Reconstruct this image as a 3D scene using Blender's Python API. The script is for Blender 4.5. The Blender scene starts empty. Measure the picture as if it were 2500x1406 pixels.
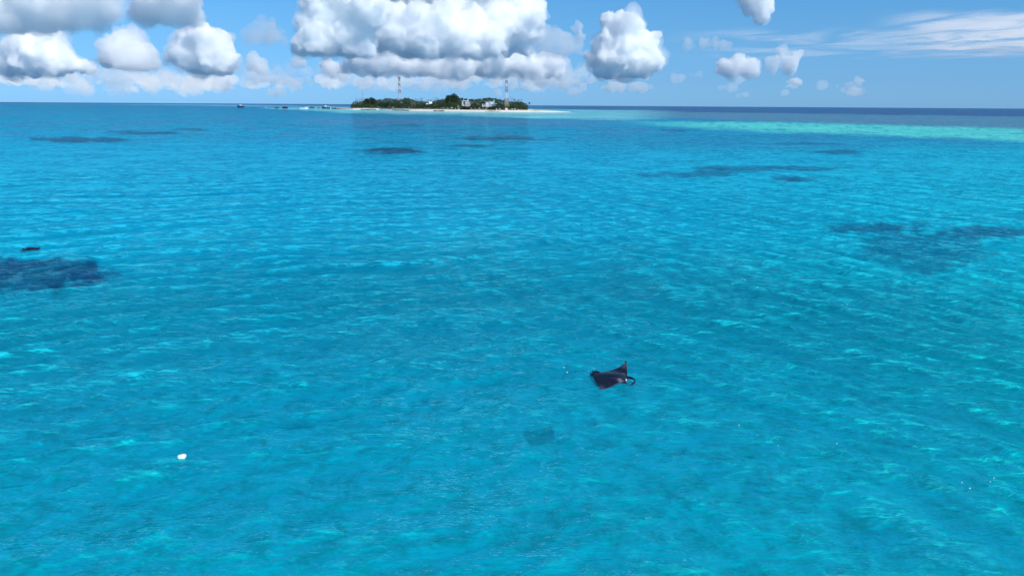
import bpy, bmesh, math, random
import numpy as np
from mathutils import Vector, Matrix, Euler
rad = math.radians
random.seed(7); RNG = np.random.default_rng(7)
sc = bpy.context.scene
C = sc.collection

# ------------------------------------------------------------------ camera
CAM_H = 10.0
F = 1666.67                                   # focal length in pixels of the 2500 px wide photograph (24 mm)
PITCH = math.atan(446 / F); ROLL = 0.0064
_r0 = np.array([1, 0, 0.]); _u0 = np.array([0, math.sin(PITCH), math.cos(PITCH)]); FWD = np.array([0, math.cos(PITCH), -math.sin(PITCH)])
RGT = math.cos(ROLL) * _r0 + math.sin(ROLL) * _u0
UPV = -math.sin(ROLL) * _r0 + math.cos(ROLL) * _u0
cam = bpy.data.cameras.new('camera'); camo = bpy.data.objects.new('camera', cam); C.objects.link(camo)
cam.lens = 24; cam.sensor_width = 36; cam.clip_start = 0.1; cam.clip_end = 200000
M = Matrix(((RGT[0], UPV[0], -FWD[0], 0), (RGT[1], UPV[1], -FWD[1], 0), (RGT[2], UPV[2], -FWD[2], CAM_H), (0, 0, 0, 1)))
camo.matrix_world = M
sc.camera = camo

# ------------------------------------------------------------------ world, sun, exposure
SUN_EL, SUN_AZ = 47, 130                      # azimuth clockwise from +Y (the view direction)
w = bpy.data.worlds.new('World'); sc.world = w; w.use_nodes = True
nt = w.node_tree; nt.nodes.clear()
def N(nt, t, **kw):
    n = nt.nodes.new(t)
    for k, v in kw.items():
        if k == 'ins':
            for kk, vv in v.items(): n.inputs[kk].default_value = vv
        else: setattr(n, k, v)
    return n
def L(nt, a, b): nt.links.new(a, b)
sky = N(nt, 'ShaderNodeTexSky', sky_type='NISHITA', sun_disc=False, sun_elevation=rad(SUN_EL), sun_rotation=rad(SUN_AZ),
        air_density=1.0, dust_density=0.15, ozone_density=1.5, altitude=0)
# tropical air scatters bluer than the model's: one smooth correction by elevation, the same all round
gm = N(nt, 'ShaderNodeTexCoord'); sx = N(nt, 'ShaderNodeSeparateXYZ'); L(nt, gm.outputs['Generated'], sx.inputs[0])
rmp = N(nt, 'ShaderNodeValToRGB'); L(nt, sx.outputs['Z'], rmp.inputs[0]); cr_ = rmp.color_ramp
SKYC = [(0.0, (.279, .677, 1.62)), (0.035, (.30, .65, 1.34)), (0.085, (.351, .728, 1.21)), (0.14, (.368, .82, 1.26)), (0.6, (.50, .85, 1.08)), (1.0, (.60, .9, 1.05))]
for i, (p_, c_) in enumerate(SKYC):
    el_ = cr_.elements[i] if i < 2 else cr_.elements.new(p_)
    el_.position = p_; el_.color = (*c_, 1)
tint = N(nt, 'ShaderNodeMix', data_type='RGBA', blend_type='MULTIPLY', ins={'Factor': 1.0}); L(nt, rmp.outputs[0], tint.inputs['B'])
L(nt, sky.outputs[0], tint.inputs['A'])
bg = N(nt, 'ShaderNodeBackground', ins={'Strength': 0.10}); L(nt, tint.outputs['Result'], bg.inputs[0])
wo = N(nt, 'ShaderNodeOutputWorld'); L(nt, bg.outputs[0], wo.inputs[0])
sl = bpy.data.lights.new('sun', 'SUN'); sl.energy = 4.0; sl.angle = rad(0.53); sl.color = (1, 0.965, 0.9)
so = bpy.data.objects.new('sun', sl); C.objects.link(so)
sdir = Vector((math.sin(rad(SUN_AZ)) * math.cos(rad(SUN_EL)), math.cos(rad(SUN_AZ)) * math.cos(rad(SUN_EL)), math.sin(rad(SUN_EL))))
so.rotation_euler = sdir.to_track_quat('Z', 'Y').to_euler()
vs = sc.view_settings; vs.view_transform = 'Standard'; vs.look = 'None'; vs.exposure = 0.0; vs.gamma = 1.0; vs.use_curve_mapping = False
cy = sc.cycles; cy.use_denoising = True; cy.max_bounces = 8; cy.diffuse_bounces = 3; cy.glossy_bounces = 3; cy.transparent_max_bounces = 32
cy.transmission_bounces = 4; cy.sample_clamp_indirect = 6; cy.volume_bounces = 100; cy.max_bounces = 102

# ------------------------------------------------------------------ chart helpers
def ray(px, py):
    return (px - 1250) * RGT + (703 - py) * UPV + F * FWD
def ground(px, py, z=0.0):
    d = ray(px, py); return np.array([0, 0, CAM_H]) + d * ((z - CAM_H) / d[2])
def at(px, py, Y):
    d = ray(px, py); return np.array([0, 0, CAM_H]) + d * (Y / d[1])
def chart(X, Y, Z):
    v0 = X * RGT[0] + Y * RGT[1] + (Z - CAM_H) * RGT[2]; v1 = X * UPV[0] + Y * UPV[1] + (Z - CAM_H) * UPV[2]
    v2 = X * FWD[0] + Y * FWD[1] + (Z - CAM_H) * FWD[2]; v2 = np.where(v2 < 0.5, 0.5, v2)
    return 1250 + F * v0 / v2, 703 - F * v1 / v2
def hsh(ix, iy, s):
    n = (ix * 374761393 + iy * 668265263 + s * 974711).astype(np.int64) & 0x7fffffff
    n = ((n ^ (n >> 13)) * 1274126177) & 0x7fffffff
    return ((n ^ (n >> 16)) & 0xffffff) / float(0xffffff)
def vnoise(x, y, s=0):
    ix = np.floor(x).astype(np.int64); iy = np.floor(y).astype(np.int64); fx = x - ix; fy = y - iy
    fx = fx * fx * fx * (fx * (fx * 6 - 15) + 10); fy = fy * fy * fy * (fy * (fy * 6 - 15) + 10)
    a = hsh(ix, iy, s); b = hsh(ix + 1, iy, s); c = hsh(ix, iy + 1, s); d = hsh(ix + 1, iy + 1, s)
    return (a + (b - a) * fx) * (1 - fy) + (c + (d - c) * fx) * fy
def fbm(x, y, s=0, o=4):
    t = 0; a = .5; n = 0
    for i in range(o):
        t = t + a * vnoise(x * 2 ** i + 17.3 * i, y * 2 ** i - 9.1 * i, s + i); n += a; a *= .5
    return t / n
def sst(a, b, x):
    t = np.clip((x - a) / (b - a), 0, 1); return t * t * (3 - 2 * t)

# ------------------------------------------------------------------ object helpers
def tag(o, label=None, cat=None, group=None, kind=None):
    if label: o['label'] = label
    if cat: o['category'] = cat
    if group: o['group'] = group
    if kind: o['kind'] = kind
    return o
def empty(name, loc=(0, 0, 0), rz=0.0):
    o = bpy.data.objects.new(name, None); C.objects.link(o); o.location = loc; o.rotation_euler = (0, 0, rz); return o
def raw_mesh(name, v, f, smooth=False):
    v = np.asarray(v, dtype=np.float32); f = np.asarray(f, dtype=np.int32)
    me = bpy.data.meshes.new(name); k = f.shape[1]
    me.vertices.add(len(v)); me.vertices.foreach_set('co', v.ravel())
    me.loops.add(f.size); me.loops.foreach_set('vertex_index', f.ravel())
    me.polygons.add(len(f)); me.polygons.foreach_set('loop_start', np.arange(0, f.size, k, dtype=np.int32))
    me.polygons.foreach_set('loop_total', np.full(len(f), k, dtype=np.int32))
    if smooth: me.polygons.foreach_set('use_smooth', np.ones(len(f), dtype=bool))
    me.update(calc_edges=True); return me
def link(name, me, mat, parent=None, loc=None):
    o = bpy.data.objects.new(name, me); C.objects.link(o)
    if mat and not me.materials: me.materials.append(mat)
    if parent: o.parent = parent
    if loc is not None: o.location = loc
    return o
class MB:
    def __init__(s): s.v = []; s.f = []
    def box(s, x0, x1, y0, y1, z0, z1):
        b = len(s.v); s.v += [(x, y, z) for z in (z0, z1) for x, y in ((x0, y0), (x1, y0), (x1, y1), (x0, y1))]
        s.f += [tuple(b + i for i in q) for q in ((3, 2, 1, 0), (4, 5, 6, 7), (0, 1, 5, 4), (1, 2, 6, 5), (2, 3, 7, 6), (3, 0, 4, 7))]; return s
    def bar(s, p, q, r, r2=None, n=4):
        p = Vector(p); q = Vector(q); d = (q - p).normalized(); a = d.orthogonal().normalized(); c = d.cross(a); r2 = r if r2 is None else r2
        b = len(s.v)
        for P, R_ in ((p, r), (q, r2)):
            for i in range(n):
                t = 2 * math.pi * i / n + math.pi / 4; s.v.append(tuple(P + (a * math.cos(t) + c * math.sin(t)) * R_))
        for i in range(n): j = (i + 1) % n; s.f.append((b + i, b + j, b + n + j, b + n + i))
        s.f.append(tuple(b + i for i in reversed(range(n)))); s.f.append(tuple(b + n + i for i in range(n))); return s
    def loft(s, rings, caps=True):
        b = len(s.v); n = len(rings[0])
        for r in rings: s.v += [tuple(p) for p in r]
        for k in range(len(rings) - 1):
            for i in range(n):
                j = (i + 1) % n; s.f.append((b + k * n + i, b + k * n + j, b + (k + 1) * n + j, b + (k + 1) * n + i))
        if caps: s.f.append(tuple(b + i for i in reversed(range(n)))); s.f.append(tuple(b + (len(rings) - 1) * n + i for i in range(n)))
        return s
    def mesh(s, name, smooth=False):
        me = bpy.data.meshes.new(name); me.from_pydata(s.v, [], s.f); me.update()
        if smooth: me.polygons.foreach_set('use_smooth', [True] * len(me.polygons))
        return me
    def build(s, name, mat, parent=None, smooth=False, loc=None): return link(name, s.mesh(name, smooth), mat, parent, loc)
def copy_tree(o, parent=None):
    c = o.copy(); C.objects.link(c); c.parent = parent
    for ch in list(o.children): copy_tree(ch, c)
    return c

# ------------------------------------------------------------------ materials
def mat_basic(name, col, rough=0.7, var=0.15, scale=3.0, spec=0.4, bump=0.0, metal=0.0):
    m = bpy.data.materials.new(name); m.use_nodes = True; t = m.node_tree; b = t.nodes['Principled BSDF']
    b.inputs['Roughness'].default_value = rough; b.inputs['Specular IOR Level'].default_value = spec; b.inputs['Metallic'].default_value = metal
    tc = N(t, 'ShaderNodeTexCoord'); nz = N(t, 'ShaderNodeTexNoise', ins={'Scale': scale, 'Detail': 4.0}); L(t, tc.outputs['Object'], nz.inputs['Vector'])
    mx = N(t, 'ShaderNodeMix', data_type='RGBA')
    mx.inputs['A'].default_value = (*[c * (1 - var) for c in col], 1); mx.inputs['B'].default_value = (*[min(1, c * (1 + var)) for c in col], 1)
    L(t, nz.outputs['Fac'], mx.inputs['Factor']); L(t, mx.outputs['Result'], b.inputs['Base Color'])
    if bump:
        bp = N(t, 'ShaderNodeBump', ins={'Strength': bump, 'Distance': 0.1}); L(t, nz.outputs['Fac'], bp.inputs['Height']); L(t, bp.outputs[0], b.inputs['Normal'])
    return m
MAT = {}
MAT['sand'] = mat_basic('coral_sand', (0.80, 0.76, 0.67), 0.95, 0.08, 0.15, 0.1)
MAT['white'] = mat_basic('white_paint', (0.78, 0.79, 0.8), 0.6, 0.06, 0.4)
MAT['cream'] = mat_basic('cream_render', (0.62, 0.55, 0.42), 0.8, 0.12, 0.5)
MAT['grey'] = mat_basic('grey_render', (0.34, 0.33, 0.33), 0.8, 0.15, 0.6)
MAT['thatch'] = mat_basic('thatch', (0.27, 0.22, 0.20), 0.95, 0.3, 2.0)
MAT['terracotta'] = mat_basic('red_brown_render', (0.33, 0.17, 0.13), 0.85, 0.2, 0.8)
MAT['bluegrey'] = mat_basic('blue_grey_cladding', (0.19, 0.26, 0.36), 0.5, 0.12, 0.5)
MAT['glass'] = mat_basic('window_glass', (0.03, 0.05, 0.07), 0.08, 0.1, 1.0, 0.6)
MAT['dark'] = mat_basic('dark_recess', (0.05, 0.05, 0.055), 0.8, 0.2, 1.0)
MAT['red'] = mat_basic('tower_red', (0.42, 0.15, 0.16), 0.6, 0.15, 1.0)
MAT['steel'] = mat_basic('tower_white', (0.72, 0.73, 0.74), 0.5, 0.1, 1.0)
MAT['yellow'] = mat_basic('tower_pale_yellow', (0.62, 0.58, 0.42), 0.6, 0.15, 1.0)
MAT['dish'] = mat_basic('antenna_grey', (0.10, 0.09, 0.12), 0.6, 0.15, 1.0)
MAT['trunk'] = mat_basic('palm_trunk', (0.2, 0.16, 0.12), 0.95, 0.25, 3.0)
MAT['rock'] = mat_basic('dark_rock', (0.05, 0.05, 0.05), 0.95, 0.4, 0.5, 0.2, 0.6)
MAT['pale_rock'] = mat_basic('pale_coral_rock', (0.5, 0.48, 0.45), 0.95, 0.35, 0.5, 0.2, 0.6)
MAT['navy'] = mat_basic('navy_hull', (0.02, 0.035, 0.08), 0.4, 0.15, 1.0)
MAT['blue_hull'] = mat_basic('blue_hull', (0.03, 0.08, 0.2), 0.4, 0.15, 1.0)
MAT['boat_red'] = mat_basic('boat_red', (0.5, 0.06, 0.08), 0.5, 0.1, 1.0)
MAT['skin'] = mat_basic('tanned_skin', (0.28, 0.16, 0.1), 0.7, 0.1, 5.0)
MAT['cloth'] = mat_basic('dark_cloth', (0.03, 0.04, 0.08), 0.9, 0.2, 5.0)
MAT['foam'] = mat_basic('white_polystyrene', (0.86, 0.86, 0.85), 0.7, 0.05, 20.0, 0.3, 0.3)
MAT['ropefloat'] = MAT['white']

def mat_leaf(name, c1, c2):
    m = bpy.data.materials.new(name); m.use_nodes = True; t = m.node_tree; t.nodes.clear()
    oi = N(t, 'ShaderNodeObjectInfo'); geo = N(t, 'ShaderNodeNewGeometry')
    ad = N(t, 'ShaderNodeMath', operation='ADD'); L(t, oi.outputs['Random'], ad.inputs[0]); L(t, geo.outputs['Random Per Island'], ad.inputs[1])
    hf = N(t, 'ShaderNodeMath', operation='MULTIPLY'); L(t, ad.outputs[0], hf.inputs[0]); hf.inputs[1].default_value = .5
    mx = N(t, 'ShaderNodeMix', data_type='RGBA'); mx.inputs['A'].default_value = (*c1, 1); mx.inputs['B'].default_value = (*c2, 1); L(t, hf.outputs[0], mx.inputs['Factor'])
    d = N(t, 'ShaderNodeBsdfPrincipled', ins={'Roughness': .5, 'Specular IOR Level': .3}); L(t, mx.outputs['Result'], d.inputs['Base Color'])
    tr = N(t, 'ShaderNodeBsdfTranslucent'); L(t, mx.outputs['Result'], tr.inputs[0])
    ms = N(t, 'ShaderNodeMixShader', ins={0: .25}); L(t, d.outputs[0], ms.inputs[1]); L(t, tr.outputs[0], ms.inputs[2])
    o = N(t, 'ShaderNodeOutputMaterial'); L(t, ms.outputs[0], o.inputs[0]); return m
MAT['palm'] = mat_leaf('palm_frond', (0.022, 0.048, 0.026), (0.10, 0.125, 0.055))
MAT['leaf'] = mat_leaf('broad_leaf', (0.018, 0.044, 0.022), (0.065, 0.11, 0.038))
MAT['lightleaf'] = mat_leaf('light_leaf', (0.05, 0.10, 0.03), (0.10, 0.16, 0.05))

# ------------------------------------------------------------------ sea
def water_material():
    m = bpy.data.materials.new('sea_water'); m.use_nodes = True; t = m.node_tree; t.nodes.clear()
    tc = N(t, 'ShaderNodeTexCoord')
    at_ = N(t, 'ShaderNodeAttribute', attribute_name='water_colour')
    tr_ = N(t, 'ShaderNodeAttribute', attribute_name='clarity')
    # two crossing sets of fine ripples, stretched along their crests
    def ripple(rot, sc_, stretch, det, dist=0.0):
        mp = N(t, 'ShaderNodeMapping'); mp.inputs['Rotation'].default_value = (0, 0, rad(rot)); mp.inputs['Scale'].default_value = (sc_ * stretch, sc_, sc_)
        L(t, tc.outputs['Object'], mp.inputs[0])
        n = N(t, 'ShaderNodeTexNoise', ins={'Scale': 1.0, 'Detail': det, 'Roughness': .6, 'Distortion': dist}); L(t, mp.outputs[0], n.inputs['Vector'])
        # fold the noise so that crests are sharper than troughs
        a = N(t, 'ShaderNodeMath', operation='SUBTRACT'); L(t, n.outputs['Fac'], a.inputs[0]); a.inputs[1].default_value = .5
        b = N(t, 'ShaderNodeMath', operation='ABSOLUTE'); L(t, a.outputs[0], b.inputs[0])
        c = N(t, 'ShaderNodeMath', operation='MULTIPLY'); L(t, b.outputs[0], c.inputs[0]); c.inputs[1].default_value = -2.0
        return c.outputs[0], n.outputs['Fac']
    r1, _ = ripple(-26, 1.5, .42, 2.2, .3)
    r2, _ = ripple(30, .85, .5, 3.0, .3)
    _, w1 = ripple(-30, 3.6, .26, 3.0, .25)
    _, w2 = ripple(33, 2.8, .28, 3.0, .25)
    _, w3 = ripple(-8, 1.0, .72, 3.0, .4)
    _, w4 = ripple(8, .30, 1.0, 4.0, .3)
    _, w5 = ripple(0, .10, .8, 5.0, .3)
    chop = N(t, 'ShaderNodeAttribute', attribute_name='chop').outputs['Fac']; swell = N(t, 'ShaderNodeAttribute', attribute_name='swell').outputs['Fac']
    def mulf(a, b_):
        x = N(t, 'ShaderNodeMath', operation='MULTIPLY'); L(t, a, x.inputs[0]); L(t, b_, x.inputs[1]); return x.outputs[0]
    def mul(a, k):
        x = N(t, 'ShaderNodeMath', operation='MULTIPLY'); L(t, a, x.inputs[0]); x.inputs[1].default_value = k; return x.outputs[0]
    def add(a, b):
        x = N(t, 'ShaderNodeMath', operation='ADD'); L(t, a, x.inputs[0]); L(t, b, x.inputs[1]); return x.outputs[0]
    h = add(add(add(mul(r1, .03), mul(r2, .05)), add(mul(w1, .07), mul(w2, .10))), add(add(mulf(mul(w3, .36), chop), mulf(mul(w4, .8), swell)), mul(w5, 1.2)))
    bp = N(t, 'ShaderNodeBump', ins={'Strength': 1.0, 'Distance': 1.0}); L(t, h, bp.inputs['Height'])
    # broad mottling of the water body, at two sizes
    nz = N(t, 'ShaderNodeTexNoise', ins={'Scale': .22, 'Detail': 6.0, 'Roughness': .62}); L(t, tc.outputs['Object'], nz.inputs['Vector'])
    mp2 = N(t, 'ShaderNodeMapping'); mp2.inputs['Scale'].default_value = (.02, .045, 1); mp2.inputs['Rotation'].default_value = (0, 0, rad(12)); L(t, tc.outputs['Object'], mp2.inputs[0])
    nz2 = N(t, 'ShaderNodeTexNoise', ins={'Scale': 1.0, 'Detail': 8.0, 'Roughness': .68}); L(t, mp2.outputs[0], nz2.inputs['Vector'])
    mot = add(mul(nz.outputs['Fac'], .5), mul(nz2.outputs['Fac'], .5))
    rp = N(t, 'ShaderNodeMapRange', ins={'From Min': .38, 'From Max': .62, 'To Min': .64, 'To Max': .74}); L(t, mot, rp.inputs['Value'])
    cm0 = N(t, 'ShaderNodeVectorMath', operation='SCALE'); L(t, at_.outputs['Color'], cm0.inputs[0]); L(t, rp.outputs[0], cm0.inputs['Scale'])
    # glow and sky sheen of crests, painted into the body colour: paler, greener
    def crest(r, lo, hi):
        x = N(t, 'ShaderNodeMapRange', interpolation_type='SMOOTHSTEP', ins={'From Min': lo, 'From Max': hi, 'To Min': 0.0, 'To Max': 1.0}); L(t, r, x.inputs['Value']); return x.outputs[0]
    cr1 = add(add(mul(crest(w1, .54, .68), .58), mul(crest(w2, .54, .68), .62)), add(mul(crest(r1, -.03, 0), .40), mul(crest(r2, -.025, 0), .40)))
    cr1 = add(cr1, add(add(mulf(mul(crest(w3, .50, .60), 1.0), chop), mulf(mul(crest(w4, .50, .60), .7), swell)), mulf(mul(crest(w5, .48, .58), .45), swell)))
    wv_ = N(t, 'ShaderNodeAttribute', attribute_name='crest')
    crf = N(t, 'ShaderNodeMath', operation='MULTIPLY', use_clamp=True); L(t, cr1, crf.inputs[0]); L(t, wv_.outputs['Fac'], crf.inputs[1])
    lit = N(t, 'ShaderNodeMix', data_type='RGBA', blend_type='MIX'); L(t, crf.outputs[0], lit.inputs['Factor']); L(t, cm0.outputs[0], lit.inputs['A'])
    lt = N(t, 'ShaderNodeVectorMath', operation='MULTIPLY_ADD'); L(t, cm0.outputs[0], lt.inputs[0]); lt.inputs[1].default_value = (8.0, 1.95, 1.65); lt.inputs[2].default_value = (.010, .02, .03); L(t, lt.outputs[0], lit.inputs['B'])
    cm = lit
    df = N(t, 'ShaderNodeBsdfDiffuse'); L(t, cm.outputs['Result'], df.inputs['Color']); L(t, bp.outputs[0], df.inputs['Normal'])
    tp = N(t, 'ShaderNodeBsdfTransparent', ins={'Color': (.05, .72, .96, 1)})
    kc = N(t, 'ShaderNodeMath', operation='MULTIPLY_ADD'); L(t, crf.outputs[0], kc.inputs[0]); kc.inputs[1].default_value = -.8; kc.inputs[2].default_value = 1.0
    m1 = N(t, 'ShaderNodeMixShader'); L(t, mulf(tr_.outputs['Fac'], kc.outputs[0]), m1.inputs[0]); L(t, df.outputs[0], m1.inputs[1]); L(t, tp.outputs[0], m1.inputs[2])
    gl = N(t, 'ShaderNodeBsdfGlossy', ins={'Roughness': .05, 'Color': (.26, .93, 1, 1)}); L(t, bp.outputs[0], gl.inputs['Normal'])
    fr = N(t, 'ShaderNodeFresnel', ins={'IOR': 1.30}); L(t, bp.outputs[0], fr.inputs['Normal'])
    # the picture was taken with the glare off the water largely filtered out
    dn = N(t, 'ShaderNodeMath', operation='MULTIPLY_ADD'); L(t, fr.outputs[0], dn.inputs[0]); dn.inputs[1].default_value = 4.2; dn.inputs[2].default_value = 1.0
    nu = N(t, 'ShaderNodeMath', operation='MULTIPLY'); L(t, fr.outputs[0], nu.inputs[0]); nu.inputs[1].default_value = 1.45
    fm = N(t, 'ShaderNodeMath', operation='DIVIDE', use_clamp=True); L(t, nu.outputs[0], fm.inputs[0]); L(t, dn.outputs[0], fm.inputs[1])
    m2 = N(t, 'ShaderNodeMixShader'); L(t, fm.outputs[0], m2.inputs[0]); L(t, m1.outputs[0], m2.inputs[1]); L(t, gl.outputs[0], m2.inputs[2])
    o = N(t, 'ShaderNodeOutputMaterial'); L(t, m2.outputs[0], o.inputs[0]); return m

def build_sea():
    half = rad(41); nc = 900
    ang = np.concatenate([np.linspace(-half, half, nc), np.linspace(half, 2 * math.pi - half, 60)[1:-1]])
    rs = [0.15, 1, 2.5, 4.5, 6.5, 8.2]; r = 9.3
    while r < 46000:
        rs.append(r); r += (r * r + 100) / (CAM_H * 683) * .86
        if r > 6000: r *= 1.12
    rs = np.array(rs); print('sea rows', len(rs), 'cols', len(ang))
    A, Rr = np.meshgrid(ang, rs); X = (np.sin(A) * Rr).ravel(); Y = (np.cos(A) * Rr).ravel(); R1 = Rr.ravel()
    step = ((R1 * R1 + 100) / (CAM_H * 683) * .7)
    step = np.maximum(step, R1 * .0014)
    wide = (np.abs(np.where(A.ravel() > math.pi, A.ravel() - 2 * math.pi, A.ravel())) > half + .001)
    Z = np.zeros_like(X)
    wx = X + 1.3 * np.sin(Y * .21 + 1) + .5 * np.sin(X * .5 + Y * .33); wy = Y + 1.3 * np.sin(X * .17 + 2) + .5 * np.sin(Y * .47 - X * .3)
    bal = sst(-.35, .45, X / np.maximum(Y, 1) + .25 * (fbm(X * .02, Y * .02, 5, 2) - .5))      # the second wave set gains towards the right
    gust = .6 + .8 * fbm(X * .03 + 5, Y * .03, 9, 3)
    rng = np.random.default_rng(3)
    near = R1 < 420
    for k in range(46):
        lam = .42 * (7 / .42) ** (rng.random() ** 1.25); s_ = k % 2
        crest = (64 if s_ == 0 else -31) + rng.normal(0, 14)          # compass direction of the crest line
        kd = rad(crest + 90); kx, ky = math.sin(kd), math.cos(kd); K = 2 * math.pi / lam
        amp = lam * .0072 * (1 if lam < 2.2 else 2.2 / lam)
        idx = near & (lam > 2.2 * step) & ~wide
        wgt = (sst(2.2, 5.0, lam / step[idx])) * ((1.15 - .9 * bal[idx]) if s_ == 0 else (.25 + .9 * bal[idx])) * gust[idx]
        ph = (wx[idx] * kx + wy[idx] * ky) * K + rng.random() * 6.28
        Z[idx] += amp * wgt * ((1 - np.abs(np.sin(ph * .5))) * 2 - .73)
    Z *= 1 - .7 * np.exp(-(((X - 3.7) ** 2 + (Y - 24.0) ** 2) / 2.2) ** 2)      # the ray's body stills the ripples over it
    # ---- chart of the water: colour of the water body by depth and bottom
    px, py = chart(X, Y, 0 * X); hz = 249 + px * .0064; q = py - hz
    ql = np.log(np.maximum(q, .05))
    nA = fbm(px / 90, ql * 9, 11, 4); nB = fbm(px / 28, ql * 30, 21, 4); nw = fbm(X * .12, Y * .12, 31, 4)
    def mixc(c, d, m): return c * (1 - m[:, None]) + np.array(d) * m[:, None]
    # base tones along depth rows: (rows below the horizon, colour)
    keys = [(0, (.010, .11, .28)), (14, (.006, .155, .35)), (40, (.003, .21, .41)), (110, (.001, .30, .56)), (330, (.0, .43, .69)), (700, (.0, .58, .74)), (1150, (.0, .64, .70))]
    qs = [k[0] for k in keys]; col = np.stack([np.interp(q, qs, [k[1][i] for k in keys]) for i in range(3)], 1)
    side = sst(900, 2500, px)
    col = col * (1 + side[:, None] * np.array([0, .10, -.05]) * (q > 60)[:, None])
    lft = 1 - sst(200, 900, px)
    # darker bands and lighter shallows in the distance
    col = mixc(col, (.012, .17, .37), sst(.42, .62, nA) * sst(18, 30, q) * (1 - sst(60, 110, q)) * .7)
    band = np.exp(-((q - 42) / 9) ** 2) * sst(650, 800, px) * (1 - sst(1350, 1600, px)); col = mixc(col, (.02, .18, .38), band * .75)
    band = np.exp(-((q - 90) / 22) ** 2) * sst(1300, 1500, px) * (1 - sst(1900, 2300, px)) * .5; col = mixc(col, (.005, .20, .40), band)
    band = np.exp(-((q - 78) / 14) ** 2) * sst(1500, 1700, px) * .6; col = mixc(col, (.005, .20, .39), band)
    # open ocean: dark blue line at the left, broad blue belt at the right
    edge = np.interp(px, [-400, 0, 500, 850, 1250, 1400, 1700, 2500, 3200], [2.5, 2.5, 3, 5.5, 9, 9, 14, 20, 24]) + (nA - .5) * 1.5
    col = mixc(col, (.014, .06, .20), 1 - sst(-.6, .8, q - edge))
    # pale line just inside the ocean edge at the left
    m = np.exp(-((q - edge - 2.0) / 1.2) ** 2) * sst(150, 560, px) * (1 - sst(760, 900, px)); col = mixc(col, (.06, .42, .60), m * .7)
    # grey-green reef flat inside the blue belt at the right
    m = sst(-.5, 1.5, q - edge) * (1 - sst(-2, 3, q - (edge + np.interp(px, [1380, 1700, 2500], [4, 16, 34])))) * sst(1370, 1500, px)
    col = mixc(col, (.035, .18, .27), m * (.55 + .6 * (nB - .2)))
    # shallow water in front of the beach
    top = np.interp(px, [600, 720, 860, 1400], [11, 9.5, 8, 10]); bot = np.interp(px, [620, 700, 860, 1000, 1130, 1300, 1500, 1650], [11.6, 15, 24, 25, 27, 33, 36, 33]) + (nA - .5) * 6
    m = sst(-.5, .8, q - top) * (1 - sst(-3.5, 1.5, q - bot)) * sst(620, 660, px) * (1 - sst(1500, 1680, px))
    st = .55 + 1.1 * (fbm(px / 160, q / 1.6, 41, 3) - .5)
    col = mixc(col, (.06, .53, .62), m * np.clip(st + .25, 0, 1))
    m = np.exp(-((q - 18.5) / 1.6) ** 2) * sst(860, 1000, px) * (1 - sst(1380, 1420, px)); col = mixc(col, (.16, .60, .68), m * .7)
    # bright sand bar at the right
    tp = np.interp(px, [1500, 1700, 1900, 2500, 3200], [37, 38, 38, 50, 66]); bt = np.interp(px, [1480, 1620, 1950, 2500, 3200], [42, 51, 66, 82, 105])
    m = sst(-3, 3, q - tp + (nB - .5) * 7) * (1 - sst(-9, 3, q - bt + (nA - .5) * 9)) * sst(1420, 1760, px)
    col = mixc(col, (.03, .58, .57), m * np.clip(1.15 - .9 * sst(.55, .8, nB), 0, 1))
    # dark coral patches
    reef = [(190, 342, 130, 7, 1), (345, 325, 80, 4.5, .9), (470, 317, 42, 3, .8), (940, 369, 95, 8, 1), (1230, 339, 135, 5, .8), (1150, 356, 65, 3, .7), (1000, 307, 60, 2, .5), (1650, 319, 40, 2.5, .7), (1970, 352, 90, 3, .5),
            (2060, 371, 66, 5, .8), (1700, 425, 150, 8, .65), (1830, 413, 180, 8, .65), (1930, 438, 70, 8, .85), (2150, 557, 110, 15, .75), (2390, 568, 110, 14, .75), (2240, 605, 170, 38, .55), (2270, 650, 70, 18, .5),
            (30, 675, 190, 38, 1.15), (140, 655, 110, 20, 1.15), (1330, 1075, 60, 16, .0), (1990, 1085, 0.1, .1, 0)]
    rm = np.zeros_like(X)
    for cx, cy_, ax, ay, s_ in reef:
        d = ((px - cx) / ax) ** 2 + ((py - cy_) / ay) ** 2
        rm = np.maximum(rm, s_ * (1 - sst(.2, 1.5, d + (nB - .5) * 2.0 + (nw - .5) * 2.2)))
    col = mixc(col, (.003, .042, .135), np.clip(rm, 0, 1) * .96)
    # looser rubble patches on the bottom nearby
    pat = sst(.50, .68, fbm(X * .22 + 3, Y * .22, 51, 5)) * (q > 250) * sst(600, 2300, px + 500 * (nw - .5))
    col = mixc(col, (.001, .17, .34), pat * .16)
    lp = sst(.57, .72, fbm(X * .28 - 9, Y * .28 + 4, 61, 5)) * (q > 300); col = mixc(col, (.008, .44, .58), lp * .2)
    clarity = .66 * (1 - sst(23, 62, R1)) * (1 - np.clip(rm, 0, 1) * .6)
    nrow, ncol = len(rs), len(ang)
    i = np.arange(nrow - 1)[:, None] * ncol; j = np.arange(ncol)[None, :]; j2 = (j + 1) % ncol
    f = np.stack([i + j, i + j2, i + ncol + j2, i + ncol + j], -1).reshape(-1, 4)[:, ::-1]
    v = np.stack([X, Y, Z], 1)
    me = raw_mesh('water', v, f, True)
    ca = me.attributes.new('water_colour', 'FLOAT_COLOR', 'POINT'); ca.data.foreach_set('color', np.concatenate([col, np.ones((len(X), 1))], 1).astype(np.float32).ravel())
    cc = me.attributes.new('crest', 'FLOAT', 'POINT'); cc.data.foreach_set('value', np.clip((.62 + Z * 8) * (.40 + .60 * sst(14, 34, R1 + 9 * side)) * (.70 + .6 * fbm(X * .05 + 8, Y * .05, 77, 3)) * (1 + .5 * sst(35, 110, R1)), .08, 1.6).astype(np.float32))
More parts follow.
